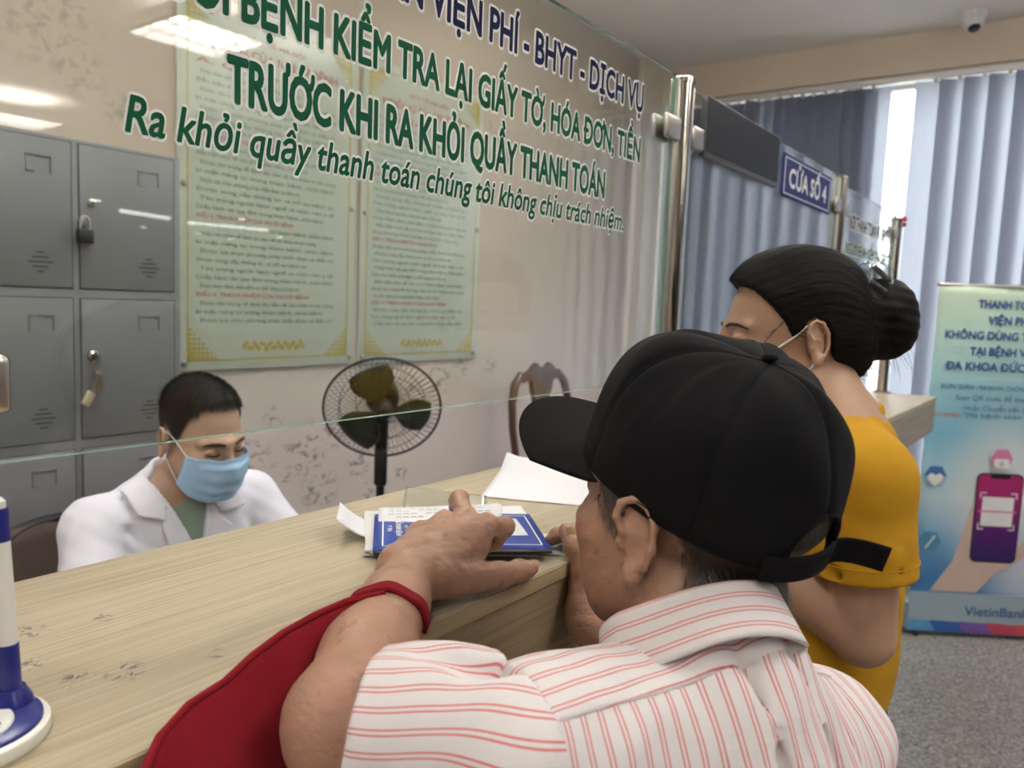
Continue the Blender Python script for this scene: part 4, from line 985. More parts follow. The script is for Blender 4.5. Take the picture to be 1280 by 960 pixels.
# folds pressed into a cloth volume: list of (a, b, depth radius)
def folds(v, L, k=.012):
    for a, b, r in L: v.rc(a, b, r, r*.7, k, '-')
def ridges(v, L, k=.014):
    for a, b, r in L: v.rc(a, b, r, r*.6, k)
# ------------------------------------------------------------ the clerk behind the counter
def poly_sdf(P, A, B):                        # signed distance to a polygon in the (A, B) plane
    d = np.full(np.broadcast(A, B).shape, 1e9, np.float32); s = np.ones_like(d); n = len(P)
    for i in range(n):
        a, b = P[i], P[i-1]; ex, ey = b[0]-a[0], b[1]-a[1]; wx, wy = A-a[0], B-a[1]
        t = np.clip((wx*ex+wy*ey)/(ex*ex+ey*ey), 0, 1); d = np.minimum(d, (wx-ex*t)**2+(wy-ey*t)**2)
        c1, c2, c3 = B >= a[1], B < b[1], ex*wy > ey*wx
        s = np.where((c1 & c2 & c3) | (~c1 & ~c2 & ~c3), -s, s)
    return s*np.sqrt(d)
def hand(v, w, tip, up, r=1.0, curl=.5, left=True, k=.007):
    """a relaxed hand from wrist w reaching to tip, back of the hand towards up"""
    w = np.array(w, float); tip = np.array(tip, float); f = tip-w; f /= np.linalg.norm(f); up = np.array(up, float); up = up - f*(up @ f); up /= np.linalg.norm(up)
    s = np.cross(f, up)*(1 if left else -1)            # towards the thumb
    def p(a, b, c): return w + f*a*r + s*b*r + up*c*r
    B4 = [(.030, .088), (.010, .094), (-.010, .090), (-.028, .080)]; LN = [(.040, .025, .020), (.045, .029, .021), (.041, .027, .020), (.031, .020, .018)]
    for (b, a), L in zip(B4, LN):
        v.rc(p(.0, b*.6, 0), p(a, b, .002), .017*r, .0115*r, .012); ang = 0.15; q = p(a, b, .002); rr = .0098*r
        for l in L:
            n_ = q + (f*math.cos(ang) - up*math.sin(ang))*l*r; v.rc(q, n_, rr, rr*.9, .004); rr *= .9; q = n_; ang += curl*1.1
    q = p(.028, .026, -.008); a1 = q + (f*.6+s*.75-up*.2)*.034*r; a2 = a1 + (f*.85+s*.45-up*.25)*.030*r; a3 = a2 + (f*.97+s*.1-up*.3)*.024*r
    v.rc(p(.005, .012, -.004), a1, .017*r, .0125*r, .01); v.rc(a1, a2, .0115*r, .0105*r, .004); v.rc(a2, a3, .0105*r, .008*r, .004)
H2 = Frame((.792, 1.253, 1.192), rotm(0, 0, 183) @ rotm(-16, 0, 0) @ rotm(0, 4, 0))
v = Vol((.46, .90, .66), (1.14, 1.56, 1.36), .0032)
head(v, H2)
v.rc(H2.p((0, -.022, -.055)), (.797, 1.325, 1.06), .053, .058, .02)
ND = v.clone()                                       # head and neck alone, for the hair
for s in (-1, 1): ear(v, H2, s)
v.ell((.797, 1.345, .93), (.150, .095, .17), .05); v.ell((.797, 1.39, .76), (.145, .10, .15), .05)
SR, SL = (.612, 1.365, .996), (.990, 1.36, .998); ER, EL = (.53, 1.22, .82), (1.07, 1.20, .82); WR, WL = (.70, .985, .785), (.915, .97, .785)
for sh, el, wr, lf in ((SR, ER, WR, False), (SL, EL, WL, True)):
    v.rc((.797, 1.345, 1.045), sh, .055, .050, .04); v.rc(sh, el, .046, .037, .02); v.rc(el, wr, .036, .025, .015)
    w_ = np.array(wr); hand(v, w_ + (0, -.01, 0), w_ + ((.03 if not lf else -.03), -.1, -.012), (0, 0, 1), .95, .35, lf)
MAT['skin_clerk'] = skin('clerk_skin', (.60, .40, .29))
clerk = link('person', v.mesh('person', 1), MAT['skin_clerk'])
tag(clerk, 'young man with short black hair, blue face mask and white coat, seated behind the counter', 'person')
# T-shirt
t_ = Vol((.55, 1.1, .66), (1.05, 1.56, 1.16), .0035)
t_.ell((.797, 1.345, .93), (.154, .101, .175), 0); t_.rc((.66, 1.36, 1.0), (.93, 1.355, 1.0), .050, .050, .04); t_.rc((.797, 1.33, 1.02), (.795, 1.318, 1.082), .072, .064, .02)
t_.plane((.797, 1.318, 1.078), (0, -.42, .9))
t_.rc((.797, 1.33, 1.04), (.795, 1.30, 1.14), .0555, .058, .003, '-')
o = link('t_shirt', t_.mesh('t_shirt', 1), fabric('sage_cotton', (.36, .47, .40), scale=1200), clerk)
# white coat
c_ = Vol((.40, .90, .62), (1.20, 1.60, 1.20), .004)
c_.ell((.797, 1.345, .93), (.168, .114, .19), 0); c_.ell((.797, 1.40, .74), (.175, .135, .16), .05)
for sh, el, wr in ((SR, ER, WR), (SL, EL, WL)):
    c_.rc((.797, 1.35, 1.045), sh, .058, .060, .045); c_.rc(sh, el, .064, .056, .03); c_.rc(el, np.array(wr)*.93+np.array(el)*.07, .055, .042, .02)
c_.rc((.797, 1.34, 1.045), (.796, 1.335, 1.085), .080, .070, .03)
folds(c_, [((.65, 1.285, 1.00), (.70, 1.24, .92), .008), ((.585, 1.31, 1.0), (.62, 1.265, .86), .009), ((.555, 1.33, .97), (.53, 1.25, .86), .008), ((.945, 1.275, 1.03), (.925, 1.24, .95), .007), ((.67, 1.25, .99), (.70, 1.225, .90), .008)], .014)
CB = c_.clone()
V_ = [(.695, 1.20), (.715, 1.115), (.752, 1.008), (.777, .93), (.792, 1.02), (.812, 1.10), (.87, 1.20)]
def sc_(P): return [(.792+(x-.792)*1.24, 1.192+(z-1.192)*1.24) for x, z in P]
V_ = sc_(V_)
c_.fn(lambda D, X, Y, Z: np.maximum(D, -np.maximum(poly_sdf(V_, X, Z), Y-1.335)))
c_.rc((.797, 1.335, 1.0), (.795, 1.31, 1.16), .066, .070, .01, '-')
coatm = fabric('white_coat_cotton', (.79, .80, .89), .03, .35, 1100)
cm_ = c_.mesh('white_coat', 1); P = verts(cm_).astype(float); setco(cm_, P+normals(cm_)*(.0016*wnoise(P*[1, 1, .6], 55, 8)+.0012*wnoise(P, 110, 9))[:, None])
o = link('white_coat', cm_, coatm, clerk)
def lapel(name, P, off, seed, yc=1.34):
    q = CB.clone(); P = sc_(P)
    q.fn(lambda D, X, Y, Z: np.maximum(np.maximum(np.maximum(D-off, -(D-off+.010)), poly_sdf(P, X, Z)-.001), Y-yc)); 
    return link(name, q.mesh(name, 1), coatm, o)
lapel('lapel', [(.721, 1.052), (.690, 1.075), (.700, 1.13), (.712, 1.13), (.735, 1.075), (.765, 1.00), (.772, .93), (.748, .93), (.722, 1.02)], .011, 1)
lapel('lapel', [(.816, 1.048), (.825, 1.085), (.808, 1.10), (.800, 1.075), (.787, 1.02), (.776, .93), (.810, .93), (.845, 1.022)], .011, 2)
# turned-down collar: two leaves laid on the shoulders round the neck
lapel('collar', [(.672, 1.122), (.685, 1.062), (.722, 1.052), (.728, 1.075), (.715, 1.10), (.706, 1.122)], .0155, 3, 1.335)
lapel('collar', [(.798, 1.085), (.820, 1.050), (.882, 1.050), (.868, 1.085), (.850, 1.110), (.824, 1.110)], .0155, 4, 1.335)
# hair
def hairline(ly, ax): return np.interp(ly, [-.11, -.055, -.040, -.026, -.006, .006, .022, .040, .060, .10], [-.060, -.055, -.01, .026, .020, .000, .004, .060, .074, .082]) - .010*(ax > .05)
hv = ND.clone()
def region(D, X, Y, Z):
    R = H2.R; px, py, pz = X-H2.o[0], Y-H2.o[1], Z-H2.o[2]
    lx, ly, lz = [R[0, i]*px+R[1, i]*py+R[2, i]*pz for i in range(3)]
    line = hairline(ly, np.abs(lx))
    return np.maximum(D-.0035-.006*np.clip((lz-.05)/.05, 0, 1), (line-lz)*.6)
hv.fn(region)
hm = hv.mesh('hair', 2); MAT['hair_black'] = hairmat('short_black_hair', (.010, .009, .008), (.030, .026, .022))
P_ = (verts(hm) - H2.o) @ H2.R; attr(hm, 'fade', P_[:, 2]-hairline(P_[:, 1], np.abs(P_[:, 0])))
def fading(name, a, b, w=.035):
    t = NT(name); p = t.pos(); f = t.noise(t.mapping(p, (300, 300, 60)), 1, 3, .6); n_ = t.noise(p, 900, 2)
    t.bump(f, .5, .002); al = t.step(t.attr('fade')[2], .0, w)
    return t.P(t.mix(f, a, b), .6, Alpha=t.math('ADD', t.math('MULTIPLY', al, .75), t.math('MULTIPLY', t.step(n_, .62, .42), t.math('MULTIPLY', al, .6)), clamp=True), Specular_IOR_Level=.25)
ho = link('hair', hm, fading('faded_black_hair', (.010, .009, .008), (.026, .023, .02)), clerk)
link('hair_strands', strands('hair_strands', hm, 6000, .008, .0005, lambda p, n: np.array([0, -.3, .2]) + n*.5, lambda P, N: P[:, 2] > 1.255, 2, .9), MAT['hair_black'], ho)
# brows, lids
MAT['lash'] = simple('dark_lash', (.02, .015, .012), .6)
for s in (-1, 1):
    m = MB(); m.tube([H2.p((s*.013, .1005, .0215)), H2.p((s*.026, .0975, .0245)), H2.p((s*.040, .0885, .0235)), H2.p((s*.052, .075, .0175))], [.0022, .0036, .0032, .0012], 8); part('eyebrow', m, MAT['lash'], clerk)
    m = MB(); m.tube([H2.p((s*.0185, .0925, -.001)), H2.p((s*.025, .0945, -.0025)), H2.p((s*.033, .0940, -.003)), H2.p((s*.040, .0905, -.0025)), H2.p((s*.046, .085, -.001))], [.0010, .0017, .0018, .0017, .0008], 6); part('eyelashes', m, MAT['lash'], clerk)
# face mask
def mk(u, w):
    a = abs(u)
    yc = np.interp(w, [0, .18, .36, .55, .75, .9, 1], [.112, .121, .1255, .122, .115, .104, .090]); zc = np.interp(w, [0, .36, 1], [-.004, -.034, -.118])
    ys = np.interp(w, [0, .5, 1], [.048, .040, .026]); zs = np.interp(w, [0, .5, 1], [-.014, -.05, -.088])
    b = math.cos(a*PI/2)**.75; y = ys+(yc-ys)*b; z = zs+(zc-zs)*b**.8; x = math.sin(u*1.42)/math.sin(1.42)*(.0695-.003*abs(w-.5))
    pl = .0042*abs(((w*4.2) % 1)-.5)*2*b
    return H2.p((x, y + pl + .002*math.sin(u*9+w*4)*b, z + .0012*math.sin(u*14)*b))
m = MB(); m.grid(lambda u, w: mk(u*2-1, w), 41, 46); mo = part('face_mask', m, fabric('blue_mask', (.45, .70, .98), .02, .1, 1500), clerk, smooth=3)
md = mo.modifiers.new('thick', 'SOLIDIFY'); md.thickness = .0012; md.offset = 1
for w0, w1 in ((0.0, .012), (.985, 1.0)):
    m = MB(); m.grid(lambda u, w: np.array(mk(u*2-1, w0+(w1-w0)*w)) + H2.R @ np.array((0, .0016, 0)), 41, 3); part('mask_seam', m, fabric('mask_seam', (.56, .76, .94), .03), mo, smooth=3)
for s in (-1, 1):
    for w0, pts in ((.03, [(.0745, .012, .010), (.080, -.008, .022), (.084, -.020, .014)]), (.97, [(.073, .006, -.060), (.077, -.008, -.040), (.082, -.018, -.022)])):
        m = MB(); m.tube([mk(s*.985, w0)] + [H2.p((s*x, y, z)) for x, y, z in pts], .0015, 6); part('ear_loop', m, MAT['white'], mo)
    m = MB(); m.ico(mk(s*.98, .96), .004, 1, (1, 1, .7)); part('loop_knot', m, MAT['white'], mo)
# trousers and shoes under the desk
tr = Vol((.55, .90, 0), (1.05, 1.60, .80), .009)
tr.ell((.797, 1.42, .60), (.165, .13, .12), 0)
for s in (-1, 1):
    tr.rc((.797+s*.09, 1.43, .575), (.797+s*.13, 1.08, .57), .085, .07, .05); tr.rc((.797+s*.13, 1.08, .57), (.797+s*.13, 1.10, .145), .065, .05, .03)
link('trousers', tr.mesh('trousers', 1), fabric('dark_trousers', (.03, .03, .04)), clerk)
for s in (-1, 1):
    m = MB(); m.ico((.797+s*.13, 1.055, .107), .05, 3, (.85, 2.2, .85)); m.bm.verts.ensure_lookup_table()
    for vv in m.bm.verts: vv.co.z = max(vv.co.z, 0.064)
    part('shoe', m, MAT['black'], clerk)
clerk.location = (.195, .305, -.062)
# ------------------------------------------------------------ the old man leaning on the counter
MAT['skin_elder'] = skin('elder_skin', (.43, .245, .165), .58, (.42, .15, .11), .42)
HO = Frame((.594, .244, 1.288), rotm(6, 0, -17))
v = Vol((.22, -.14, .74), (.92, .70, 1.47), .0028)
head(v, HO, old=True)
v.rc(HO.p((0, -.025, -.045)), (.543, .198, 1.150), .052, .050, .02)
for s in (-1, 1):                                             # cords of the neck
    v.rc(HO.p((s*.058, -.030, -.045)), (.546+s*.030, .225, 1.165), .012, .012, .02)
NDO = v.clone()
ear(v, HO, -1, .95); ear(v, HO, 1, .95)
v.rc(HO.p((-.030, -.072, -.075)), HO.p((-.052, -.058, -.085)), .0020, .0016, .004, '-'); v.rc(HO.p((-.018, -.076, -.090)), HO.p((-.052, -.058, -.102)), .0022, .0016, .004, '-')
v.rc(HO.p((-.062, -.030, -.050)), HO.p((-.052, .000, -.085)), .002, .002, .006, '-')
SLo, SRo = (.432, .250, 1.155), (.655, .155, 1.100)
ELo, WLo = (.354, .394, 1.160), (.540, .508, 1.186); ERo, WRo = (.770, .30, .965), (.770, .432, 1.085)
v.ell((.532, .165, 1.04), (.090, .07, .13), .04, R=rotm(-25, 0, -22)); v.ell((.50, .07, .88), (.10, .09, .15), .06, R=rotm(-25, 0, -22))
v.rc((.532, .200, 1.135), SLo, .045, .044, .03); v.rc((.532, .200, 1.135), SRo, .045, .044, .03)
v.rc(SLo, ELo, .042, .036, .02); v.rc(SRo, ERo, .042, .036, .02)
# left forearm: lean, wider towards the elbow, flat at the wrist
def L3(a, b, t): return tuple(np.array(a)+(np.array(b)-np.array(a))*t)
v.rc(ELo, L3(ELo, WLo, .35), .0345, .0365, .015); v.rc(L3(ELo, WLo, .35), L3(ELo, WLo, .75), .0365, .029, .012); v.rc(L3(ELo, WLo, .75), WLo, .030, .0235, .012)
v.rc((.342, .385, 1.145), (.352, .382, 1.160), .026, .026, .02)
v.rc((.548, .488, 1.186), (.548, .528, 1.186), .0185, .0185, .012)
# left hand, palm down, pointing
W_ = np.array(WLo)
MC = {'i': (.650, .499, 1.2125), 'm': (.648, .526, 1.2145), 'r': (.636, .549, 1.208), 'p': (.618, .566, 1.197)}
for q, b in (('i', -.012), ('m', 0), ('r', .010), ('p', .018)): v.rc((W_[0]+.008, W_[1]+b, W_[2]), MC[q], .0195, .0125, .016)
v.rc((.575, .488, 1.178), (.630, .500, 1.192), .020, .015, .015); v.rc((.570, .535, 1.178), (.612, .556, 1.183), .018, .014, .015)
for q in MC.values(): v.ell(tuple(np.array(q)+(-.001, 0, .003)), (.0105, .0100, .0095), .006)                # knuckles
for q in 'imr': v.rc(L3(WLo, MC[q], .45), MC[q], .004, .0045, .012) if False else v.rc(tuple(np.array(L3(WLo, MC[q], .4))+(0, 0, .0165)), tuple(np.array(MC[q])+(0, 0, .0075)), .0028, .0032, .008)
FG = [([MC['i'], (.682, .500, 1.2045), (.683, .514, 1.184), (.668, .522, 1.1775)], [.0112, .0104, .0092, .0080]),
      ([MC['m'], (.672, .557, 1.2265), (.690, .576, 1.2185), (.703, .590, 1.205)], [.0112, .0100, .0088, .0072]),
      ([MC['r'], (.664, .566, 1.1995), (.664, .574, 1.183), (.652, .568, 1.1765)], [.0105, .0098, .0088, .0076]),
      ([MC['p'], (.642, .583, 1.1885), (.643, .587, 1.178), (.632, .583, 1.1755)], [.0098, .0090, .0080, .0070])]
for P, r in FG: v.chain(P, r, .0035)
for P, r in FG: v.ell(P[1], (r[1]*1.08,)*3, .004)
v.chain([(.585, .484, 1.176), (.634, .467, 1.1705), (.668, .467, 1.1655), (.698, .473, 1.1605)], [.0185, .0132, .0118, .0082], .006)
v.ell((.668, .466, 1.167), (.0128, .0122, .0118), .004); v.ell((.688, .471, 1.1625), (.0115, .0105, .0085), .005)
for k in range(3): v.rc((.664+.004*k, .462, 1.1775-.001*k), (.667+.004*k, .472, 1.1775-.001*k), .0008, .0008, .0015, '-')
# veins on the back of the hand
v.chain([(.560, .500, 1.2065), (.590, .505, 1.2125), (.612, .512, 1.2185), (.632, .512, 1.2205)], [.0022, .0024, .0022, .0014], .004)
v.chain([(.566, .524, 1.2055), (.594, .530, 1.213), (.620, .540, 1.2165)], [.0022, .0024, .0014], .004); v.chain([(.592, .530, 1.2125), (.612, .524, 1.2185), (.634, .528, 1.2215)], [.002, .002, .0014], .004)
# right forearm and hand gripping the counter edge from below
v.rc(ERo, L3(ERo, WRo, .6), .036, .031, .015); v.rc(L3(ERo, WRo, .6), WRo, .031, .0255, .012)
v.rc(WRo, (.790, .450, 1.128), .0275, .026, .015); v.rc((.775, .445, 1.10), (.815, .455, 1.132), .022, .020, .015)
v.chain([(.778, .438, 1.118), (.781, .455, 1.143), (.782, .470, 1.166), (.787, .486, 1.181)], [.0160, .0128, .0120, .0090], .007)
for k, (x, y) in enumerate(((.800, .012), (.820, .010), (.838, .004), (.853, -.006))):
    v.chain([(.795+.012*k, .452, 1.130), (x+.004, .455+y*.3, 1.158), (x+.006, .478+y, 1.1725), (x+.003, .495+y, 1.168), (x-.003, .502+y, 1.1605)], [.0150, .0112, .0105, .0095, .0078], .005)
for k in range(4): v.rc((.752+.006*k, .418+.004*k, 1.092+.008*k), (.775+.008*k, .412+.004*k, 1.098+.007*k), .0014, .0014, .004, '-')
elder_me = v.mesh('person', 1)
# fine skin creases round the wrists, cheeks and neck
P = verts(elder_me).astype(float); N = normals(elder_me)
amp = .00022*np.ones(len(P)); amp[(P[:, 0] > .74) | (P[:, 2] > 1.23)] = .00040; amp[(P[:, 0] > .53) & (P[:, 0] < .72) & (P[:, 1] > .43)] = .00042
setco(elder_me, P + N*(amp*(wnoise(P, 260, 3)+.7*wnoise(P*[1, 1, 2.2], 480, 5)))[:, None])
elder = link('person', elder_me, MAT['skin_elder'])
tag(elder, 'old man in black cap and red-striped white shirt leaning on the counter', 'person')
def nail(c, d, up, w, l, parent, lab='yellowed nail'):
    d = Vector(d).normalized(); up = Vector(up); up = (up-d*up.dot(d)).normalized(); s = d.cross(up); m = MB()
    m.grid(lambda a, b: Vector(c) + s*((a-.5)*2*w*(1-.25*b*b)) + d*((b-.5)*2*l) + up*(.0022*math.cos((a-.5)*2.4) - .0015), 9, 9)
    o = part('nail', m, MAT['nail'], parent, label=lab); md = o.modifiers.new('thick', 'SOLIDIFY'); md.thickness = .0006; return o
MAT['nail'] = simple('aged_nail', (.40, .29, .13), .3, var=.2, scale=120)
nail((.6990, .4690, 1.1676), (.030, .008, -.004), (-.2, -.5, .85), .0060, .0085, elder)
nail((.7010, .5880, 1.2120), (.013, .014, -.013), (.5, .5, 1), .0052, .0055, elder)
nail((.7795, .4725, 1.1812), (.006, .012, .020), (-.7, -.5, .5), .0068, .0100, elder)
# eyes are shut towards the papers; grey brows
MAT['grey_hair'] = hairmat('grey_hair', (.055, .050, .045), (.22, .20, .18))
for s in (-1, 1):
    m = MB(); m.tube([HO.p((s*.013, .1005, .022)), HO.p((s*.026, .0975, .026)), HO.p((s*.040, .0885, .024)), HO.p((s*.052, .075, .017))], [.003, .005, .0045, .0015], 8); part('eyebrow', m, MAT['grey_hair'], elder)
# hair below the cap
HCo, HCR = HO.p((0, -.002, .020)), HO.R @ rotm(12, -4, 0)
hv = NDO.clone()
def hl(ly): return np.interp(ly, [-.13, -.075, -.055, -.040, -.022, -.006, .004, .030, .048, .056, .075], [-.088, -.080, -.058, -.020, .030, .020, -.024, -.014, .002, .06, .14])
def region(D, X, Y, Z):
    R = HO.R; px, py, pz = X-HO.o[0], Y-HO.o[1], Z-HO.o[2]
    ly = R[0, 1]*px+R[1, 1]*py+R[2, 1]*pz; lz = R[0, 2]*px+R[1, 2]*py+R[2, 2]*pz
    cz_ = HCR[0, 2]*(X-HCo[0])+HCR[1, 2]*(Y-HCo[1])+HCR[2, 2]*(Z-HCo[2])
    return np.maximum(np.maximum(D-.0035-.010*np.clip((-.045-ly)/.03, 0, 1)*np.clip((lz+.02)/.03, 0, 1), (hl(ly)-lz)*.7), cz_-.040)
hv.fn(region); hm = hv.mesh('hair', 2); P_ = (verts(hm)-HO.o) @ HO.R; attr(hm, 'fade', P_[:, 2]-hl(P_[:, 1]))
ho = link('hair', hm, fading('faded_grey_hair', (.030, .026, .022), (.12, .105, .09), .03), elder)
link('hair_strands', strands('hair_strands', hm, 5200, .011, .00035, lambda p, n: np.array([0, -.5, -1.0]), lambda P, N: ((P-HCo) @ HCR)[:, 2] < -.018, 3, .45), MAT['grey_hair'], ho)

# ---------------- the cap
MAT['cap'] = fabric('black_twill', (.0055, .0055, .0065), .15, .3, 1600, .9); MAT['cap_in'] = simple('cap_lining', (.006, .006, .007), .9)
HC = Frame(HO.p((0, -.002, .020)), HO.R @ rotm(12, -4, 0))
CA, CBk, CFr, CH = .0875, .103, .108, .120        # half width, back, front, height
CFLOW = lambda x: x
def crown(th, f, off=0.0):
    """th: angle from the front, f: 0 at the rim, 1 at the button"""
    s, c = math.sin(th), math.cos(th)
    L = CFr if c > 0 else CBk
    a = f*PI/2; e = .80 if c > 0 else .72
    r = max(math.cos(a), 0)**e; z = math.sin(a)**.92
    rr = r*(1 - .0)
    bul = 1 + .035*math.sin(PI*min(1, f*1.4))*(1 if c < .2 else .4)
    x = CA*s*rr*bul; y = (L*c*rr)*bul - .022*f*f
    h = CH*z - .006*math.cos(2*th)*(1-f) + .013*max(0, c)*math.sin(PI*min(1, f*1.05))
    seam = 0
    for k in range(6):
        d = abs((th - PI/6*0 - PI/3*k - 0 + PI) % (2*PI) - PI) if k else abs((th+PI) % (2*PI)-PI)
        seam = max(seam, math.exp(-(d*max(.15, r)/.028)**2))
    puff = .0030*(1-seam)*math.sin(PI*min(1, f*1.05)) - .0010*seam
    w = .0030*math.sin(th*3.1+f*5)*math.sin(f*PI) + .0018*math.sin(th*7-f*9)*math.sin(f*PI)
    dent = -.006*math.exp(-((th-PI*.66)/.25)**2-((f-.62)/.18)**2) - .005*math.exp(-((th+PI*.80)/.3)**2-((f-.7)/.2)**2) - .004*math.exp(-((th-.2)/.5)**2-((f-.85)/.12)**2)
    n = Vector((s, c*.9, z*1.2)).normalized()*(puff+w+dent+off)
    return HC.p(Vector((x, y, h))+n)
NTH, NF = 132, 40
m = MB(); rows = []
def arch_open(th):                                           # height of the adjuster opening at the back
    d = abs((th % (2*PI)) - PI); wd = .33
    return .21*math.sqrt(max(0, 1-(d/wd)**2)) if d < wd else 0
for j in range(NF+1):
    rows.append([])
    for i in range(NTH):
        th = 2*PI*i/NTH; f0 = arch_open(th); f = f0 + (1-f0)*min(j/NF, .985)
        rows[-1].append(m.bm.verts.new(crown(th, f)))
for j in range(NF):
    for i in range(NTH): m.bm.faces.new((rows[j][i], rows[j][(i+1) % NTH], rows[j+1][(i+1) % NTH], rows[j+1][i]))
m.bm.faces.new(rows[-1])
cap = part('cap', m, [MAT['cap']], elder, label='plain black baseball cap', smooth=3)
md = cap.modifiers.new('thick', 'SOLIDIFY'); md.thickness = .0022; md.offset = -1
m = MB(); m.ico(HC.p((0, -.022, CH+.003)), .0062, 2, (1, 1, .55)); part('button', m, MAT['cap'], cap)
m = MB()
for k in range(6):
    th = PI/3*k; f_ = arch_open(th)
    m.tube([crown(th, f_+(.985-f_)*q/22, .0004) for q in range(23)], .0009, 6)
part('seams', m, MAT['cap'], cap)
m = MB(); m.tube([crown(PI+q*.33/16, arch_open(PI+q*.33/16)*1.0+.004, .0005) for q in range(-16, 17)], .0016, 8); part('opening_binding', m, MAT['cap'], cap)
# strap closing the opening, its loose end standing off to the right
m = MB()
def strap(u, w):
    th = PI + .50 - u*1.02
    p = Vector((CA*1.0*math.sin(th), CBk*1.02*math.cos(th), -.006+.020*(w-.2))); 
    if u > .80: k = (u-.80)/.20; p += Vector((.010*k, -.034*k*k-.004*k, .006*k))
    return HC.p(p)
m.grid(strap, 40, 6); o = part('strap', m, MAT['cap'], cap, smooth=3); md = o.modifiers.new('thick', 'SOLIDIFY'); md.thickness = .0024
m = MB(); a_, b_ = Vector(strap(.985, .15)), Vector(strap(.985, .95)); m.tube([a_, a_+(b_-a_)*.5+Vector((.004, -.004, .002)), b_], .0008, 6); part('strap_loop', m, MAT['black'], o)
# brim
def brim(u, w):
    th = (u-.5)*2*1.13; s, c = math.sin(th), math.cos(th)
    inn = Vector((CA*s, CFr*c, -.004 - .006*math.cos(2*th))); ext = .094*math.cos(th*.80)**.55
    out = Vector((CA*1.0*s*1.04, CFr*c+ext, -.004-.006*math.cos(2*th)))
    p = inn.lerp(out, w*1.10-.10); p.z += -.022*(abs(p.x)/CA)**2.0*w**.7 - .004*w
    return HC.p(p)
m = MB(); m.grid(brim, 41, 16); o = part('brim', m, MAT['cap'], cap, smooth=3); md = o.modifiers.new('thick', 'SOLIDIFY'); md.thickness = .0042; md.offset = 0
bv = o.modifiers.new('round', 'BEVEL'); bv.width = .0012; bv.segments = 2
m = MB(); m.tube([crown(2*PI*i/120, max(arch_open(2*PI*i/120)+.004, .035), .0007) for i in range(-46, 47)], .0006, 5); part('rim_stitching', m, MAT['cap'], cap)

# ---------------- striped shirt
def striped(name):
    t = NT(name); p = t.geo(); s = t.attr('stripe')[2]
    u = t.math('MULTIPLY', s, 1/.0128); fr = t.math('FRACT', u)
    def line(c, w): return t.step(t.math('ABSOLUTE', t.math('SUBTRACT', fr, c)), w*1.35, w*.65)
    k = t.math('MAXIMUM', line(.28, .044), line(.52, .044))
    weave = t.noise(p, 1500, 2)
    k = t.math('MULTIPLY', k, t.ramp(weave, [(.3, .80), (.7, 1.0)]))
    big = t.noise(p, 30, 3, .5, .6); t.bump(t.math('ADD', t.math('MULTIPLY', weave, .1), big), .45, .006)
    return t.P(t.mix(k, (.73, .70, .70), (.66, .15, .16)), .85, Specular_IOR_Level=.15)
MAT['shirt'] = striped('red_striped_cotton')
lo_, hi_ = (.22, -.22, .74), (.92, .50, 1.30)
ax_s = np.array(SRo)-np.array(SLo); ax_s[2] *= .3; ax_s /= np.linalg.norm(ax_s); fwd = np.cross([0, 0, 1], ax_s); fwd /= np.linalg.norm(fwd)
HEM = np.array((.356, .362, 1.158)); 
T = Vol(lo_, hi_, .0034)
T.ell((.530, .160, 1.035), (.110, .092, .16), 0, R=rotm(-25, 0, -22)); T.ell((.50, .06, .87), (.130, .12, .18), .07, R=rotm(-25, 0, -22))
T.rc((.535, .197, 1.156), tuple(np.array(SLo)-ax_s*.035), .060, .0622, .045); T.rc((.540, .200, 1.148), SRo, .060, .054, .045)
T.rc((.546, .197, 1.15), (.556, .215, 1.19), .066, .058, .03)
SV = Vol(lo_, hi_, .0034)
SV.rc(SLo, HEM, .0640, .060, .0); SV.rc(SLo, tuple(np.array(SLo)-ax_s*.040), .0645, .0640, .01); SV.plane(np.array(SLo)-ax_s*.046, ax_s, k=.002); 
for s_, e_, r_ in (((.40, .265, 1.205), (.372, .335, 1.222), .010), ((.375, .285, 1.165), (.335, .35, 1.150), .010), ((.41, .24, 1.175), (.375, .27, 1.12), .011)): SV.rc(s_, e_, r_, r_*.6, .014, '-')
for s_, e_, r_ in (((.405, .30, 1.205), (.385, .35, 1.205), .007), ((.385, .26, 1.19), (.35, .32, 1.175), .007)): SV.rc(s_, e_, r_, r_*.6, .02)
hn = np.array(ELo)-np.array(SLo); hn /= np.linalg.norm(hn)
SV.plane(HEM + hn*.004, hn, k=.004)
SV.rc(L3(SLo, HEM, .78), tuple(HEM+hn*.08), .043, .056, .004, '-')
RS = Vol(lo_, hi_, .0034); RS.rc(SRo, L3(SRo, ERo, .75), .060, .056, 0); hr = np.array(ERo)-np.array(SRo); hr /= np.linalg.norm(hr); RS.plane(np.array(L3(SRo, ERo, .72)), hr, k=.004)
def surf(x, y, dz=0.0):
    i, j = int((x-T.lo[0])/T.h), int((y-T.lo[1])/T.h); col = np.nonzero(T.D[i, j] < 0)[0]
    return (x, y, (T.lo[2] + T.h*col.max() if len(col) else 1.1) + dz)
def bp(a, f): return SMID[0]+ax_s[0]*a+fwd[0]*f, SMID[1]+ax_s[1]*a+fwd[1]*f
SMID = (np.array(SLo)+np.array(SRo))/2
FD = [((.02, -.03), (.05, -.11), .0045), ((-.02, -.04), (-.01, -.12), .004), ((.05, -.01), (.08, -.08), .004)]
RD = [((.0, -.03), (.035, -.12), .0045), ((-.04, -.03), (-.04, -.12), .004), ((.04, -.03), (.075, -.10), .004)]
FD = [(surf(*bp(*p), .004), surf(*bp(*q), .004), r) for p, q, r in FD]; RD = [(surf(*bp(*p), -r*.5), surf(*bp(*q), -r*.5), r) for p, q, r in RD]
folds(T, FD, .014); ridges(T, RD, .022)
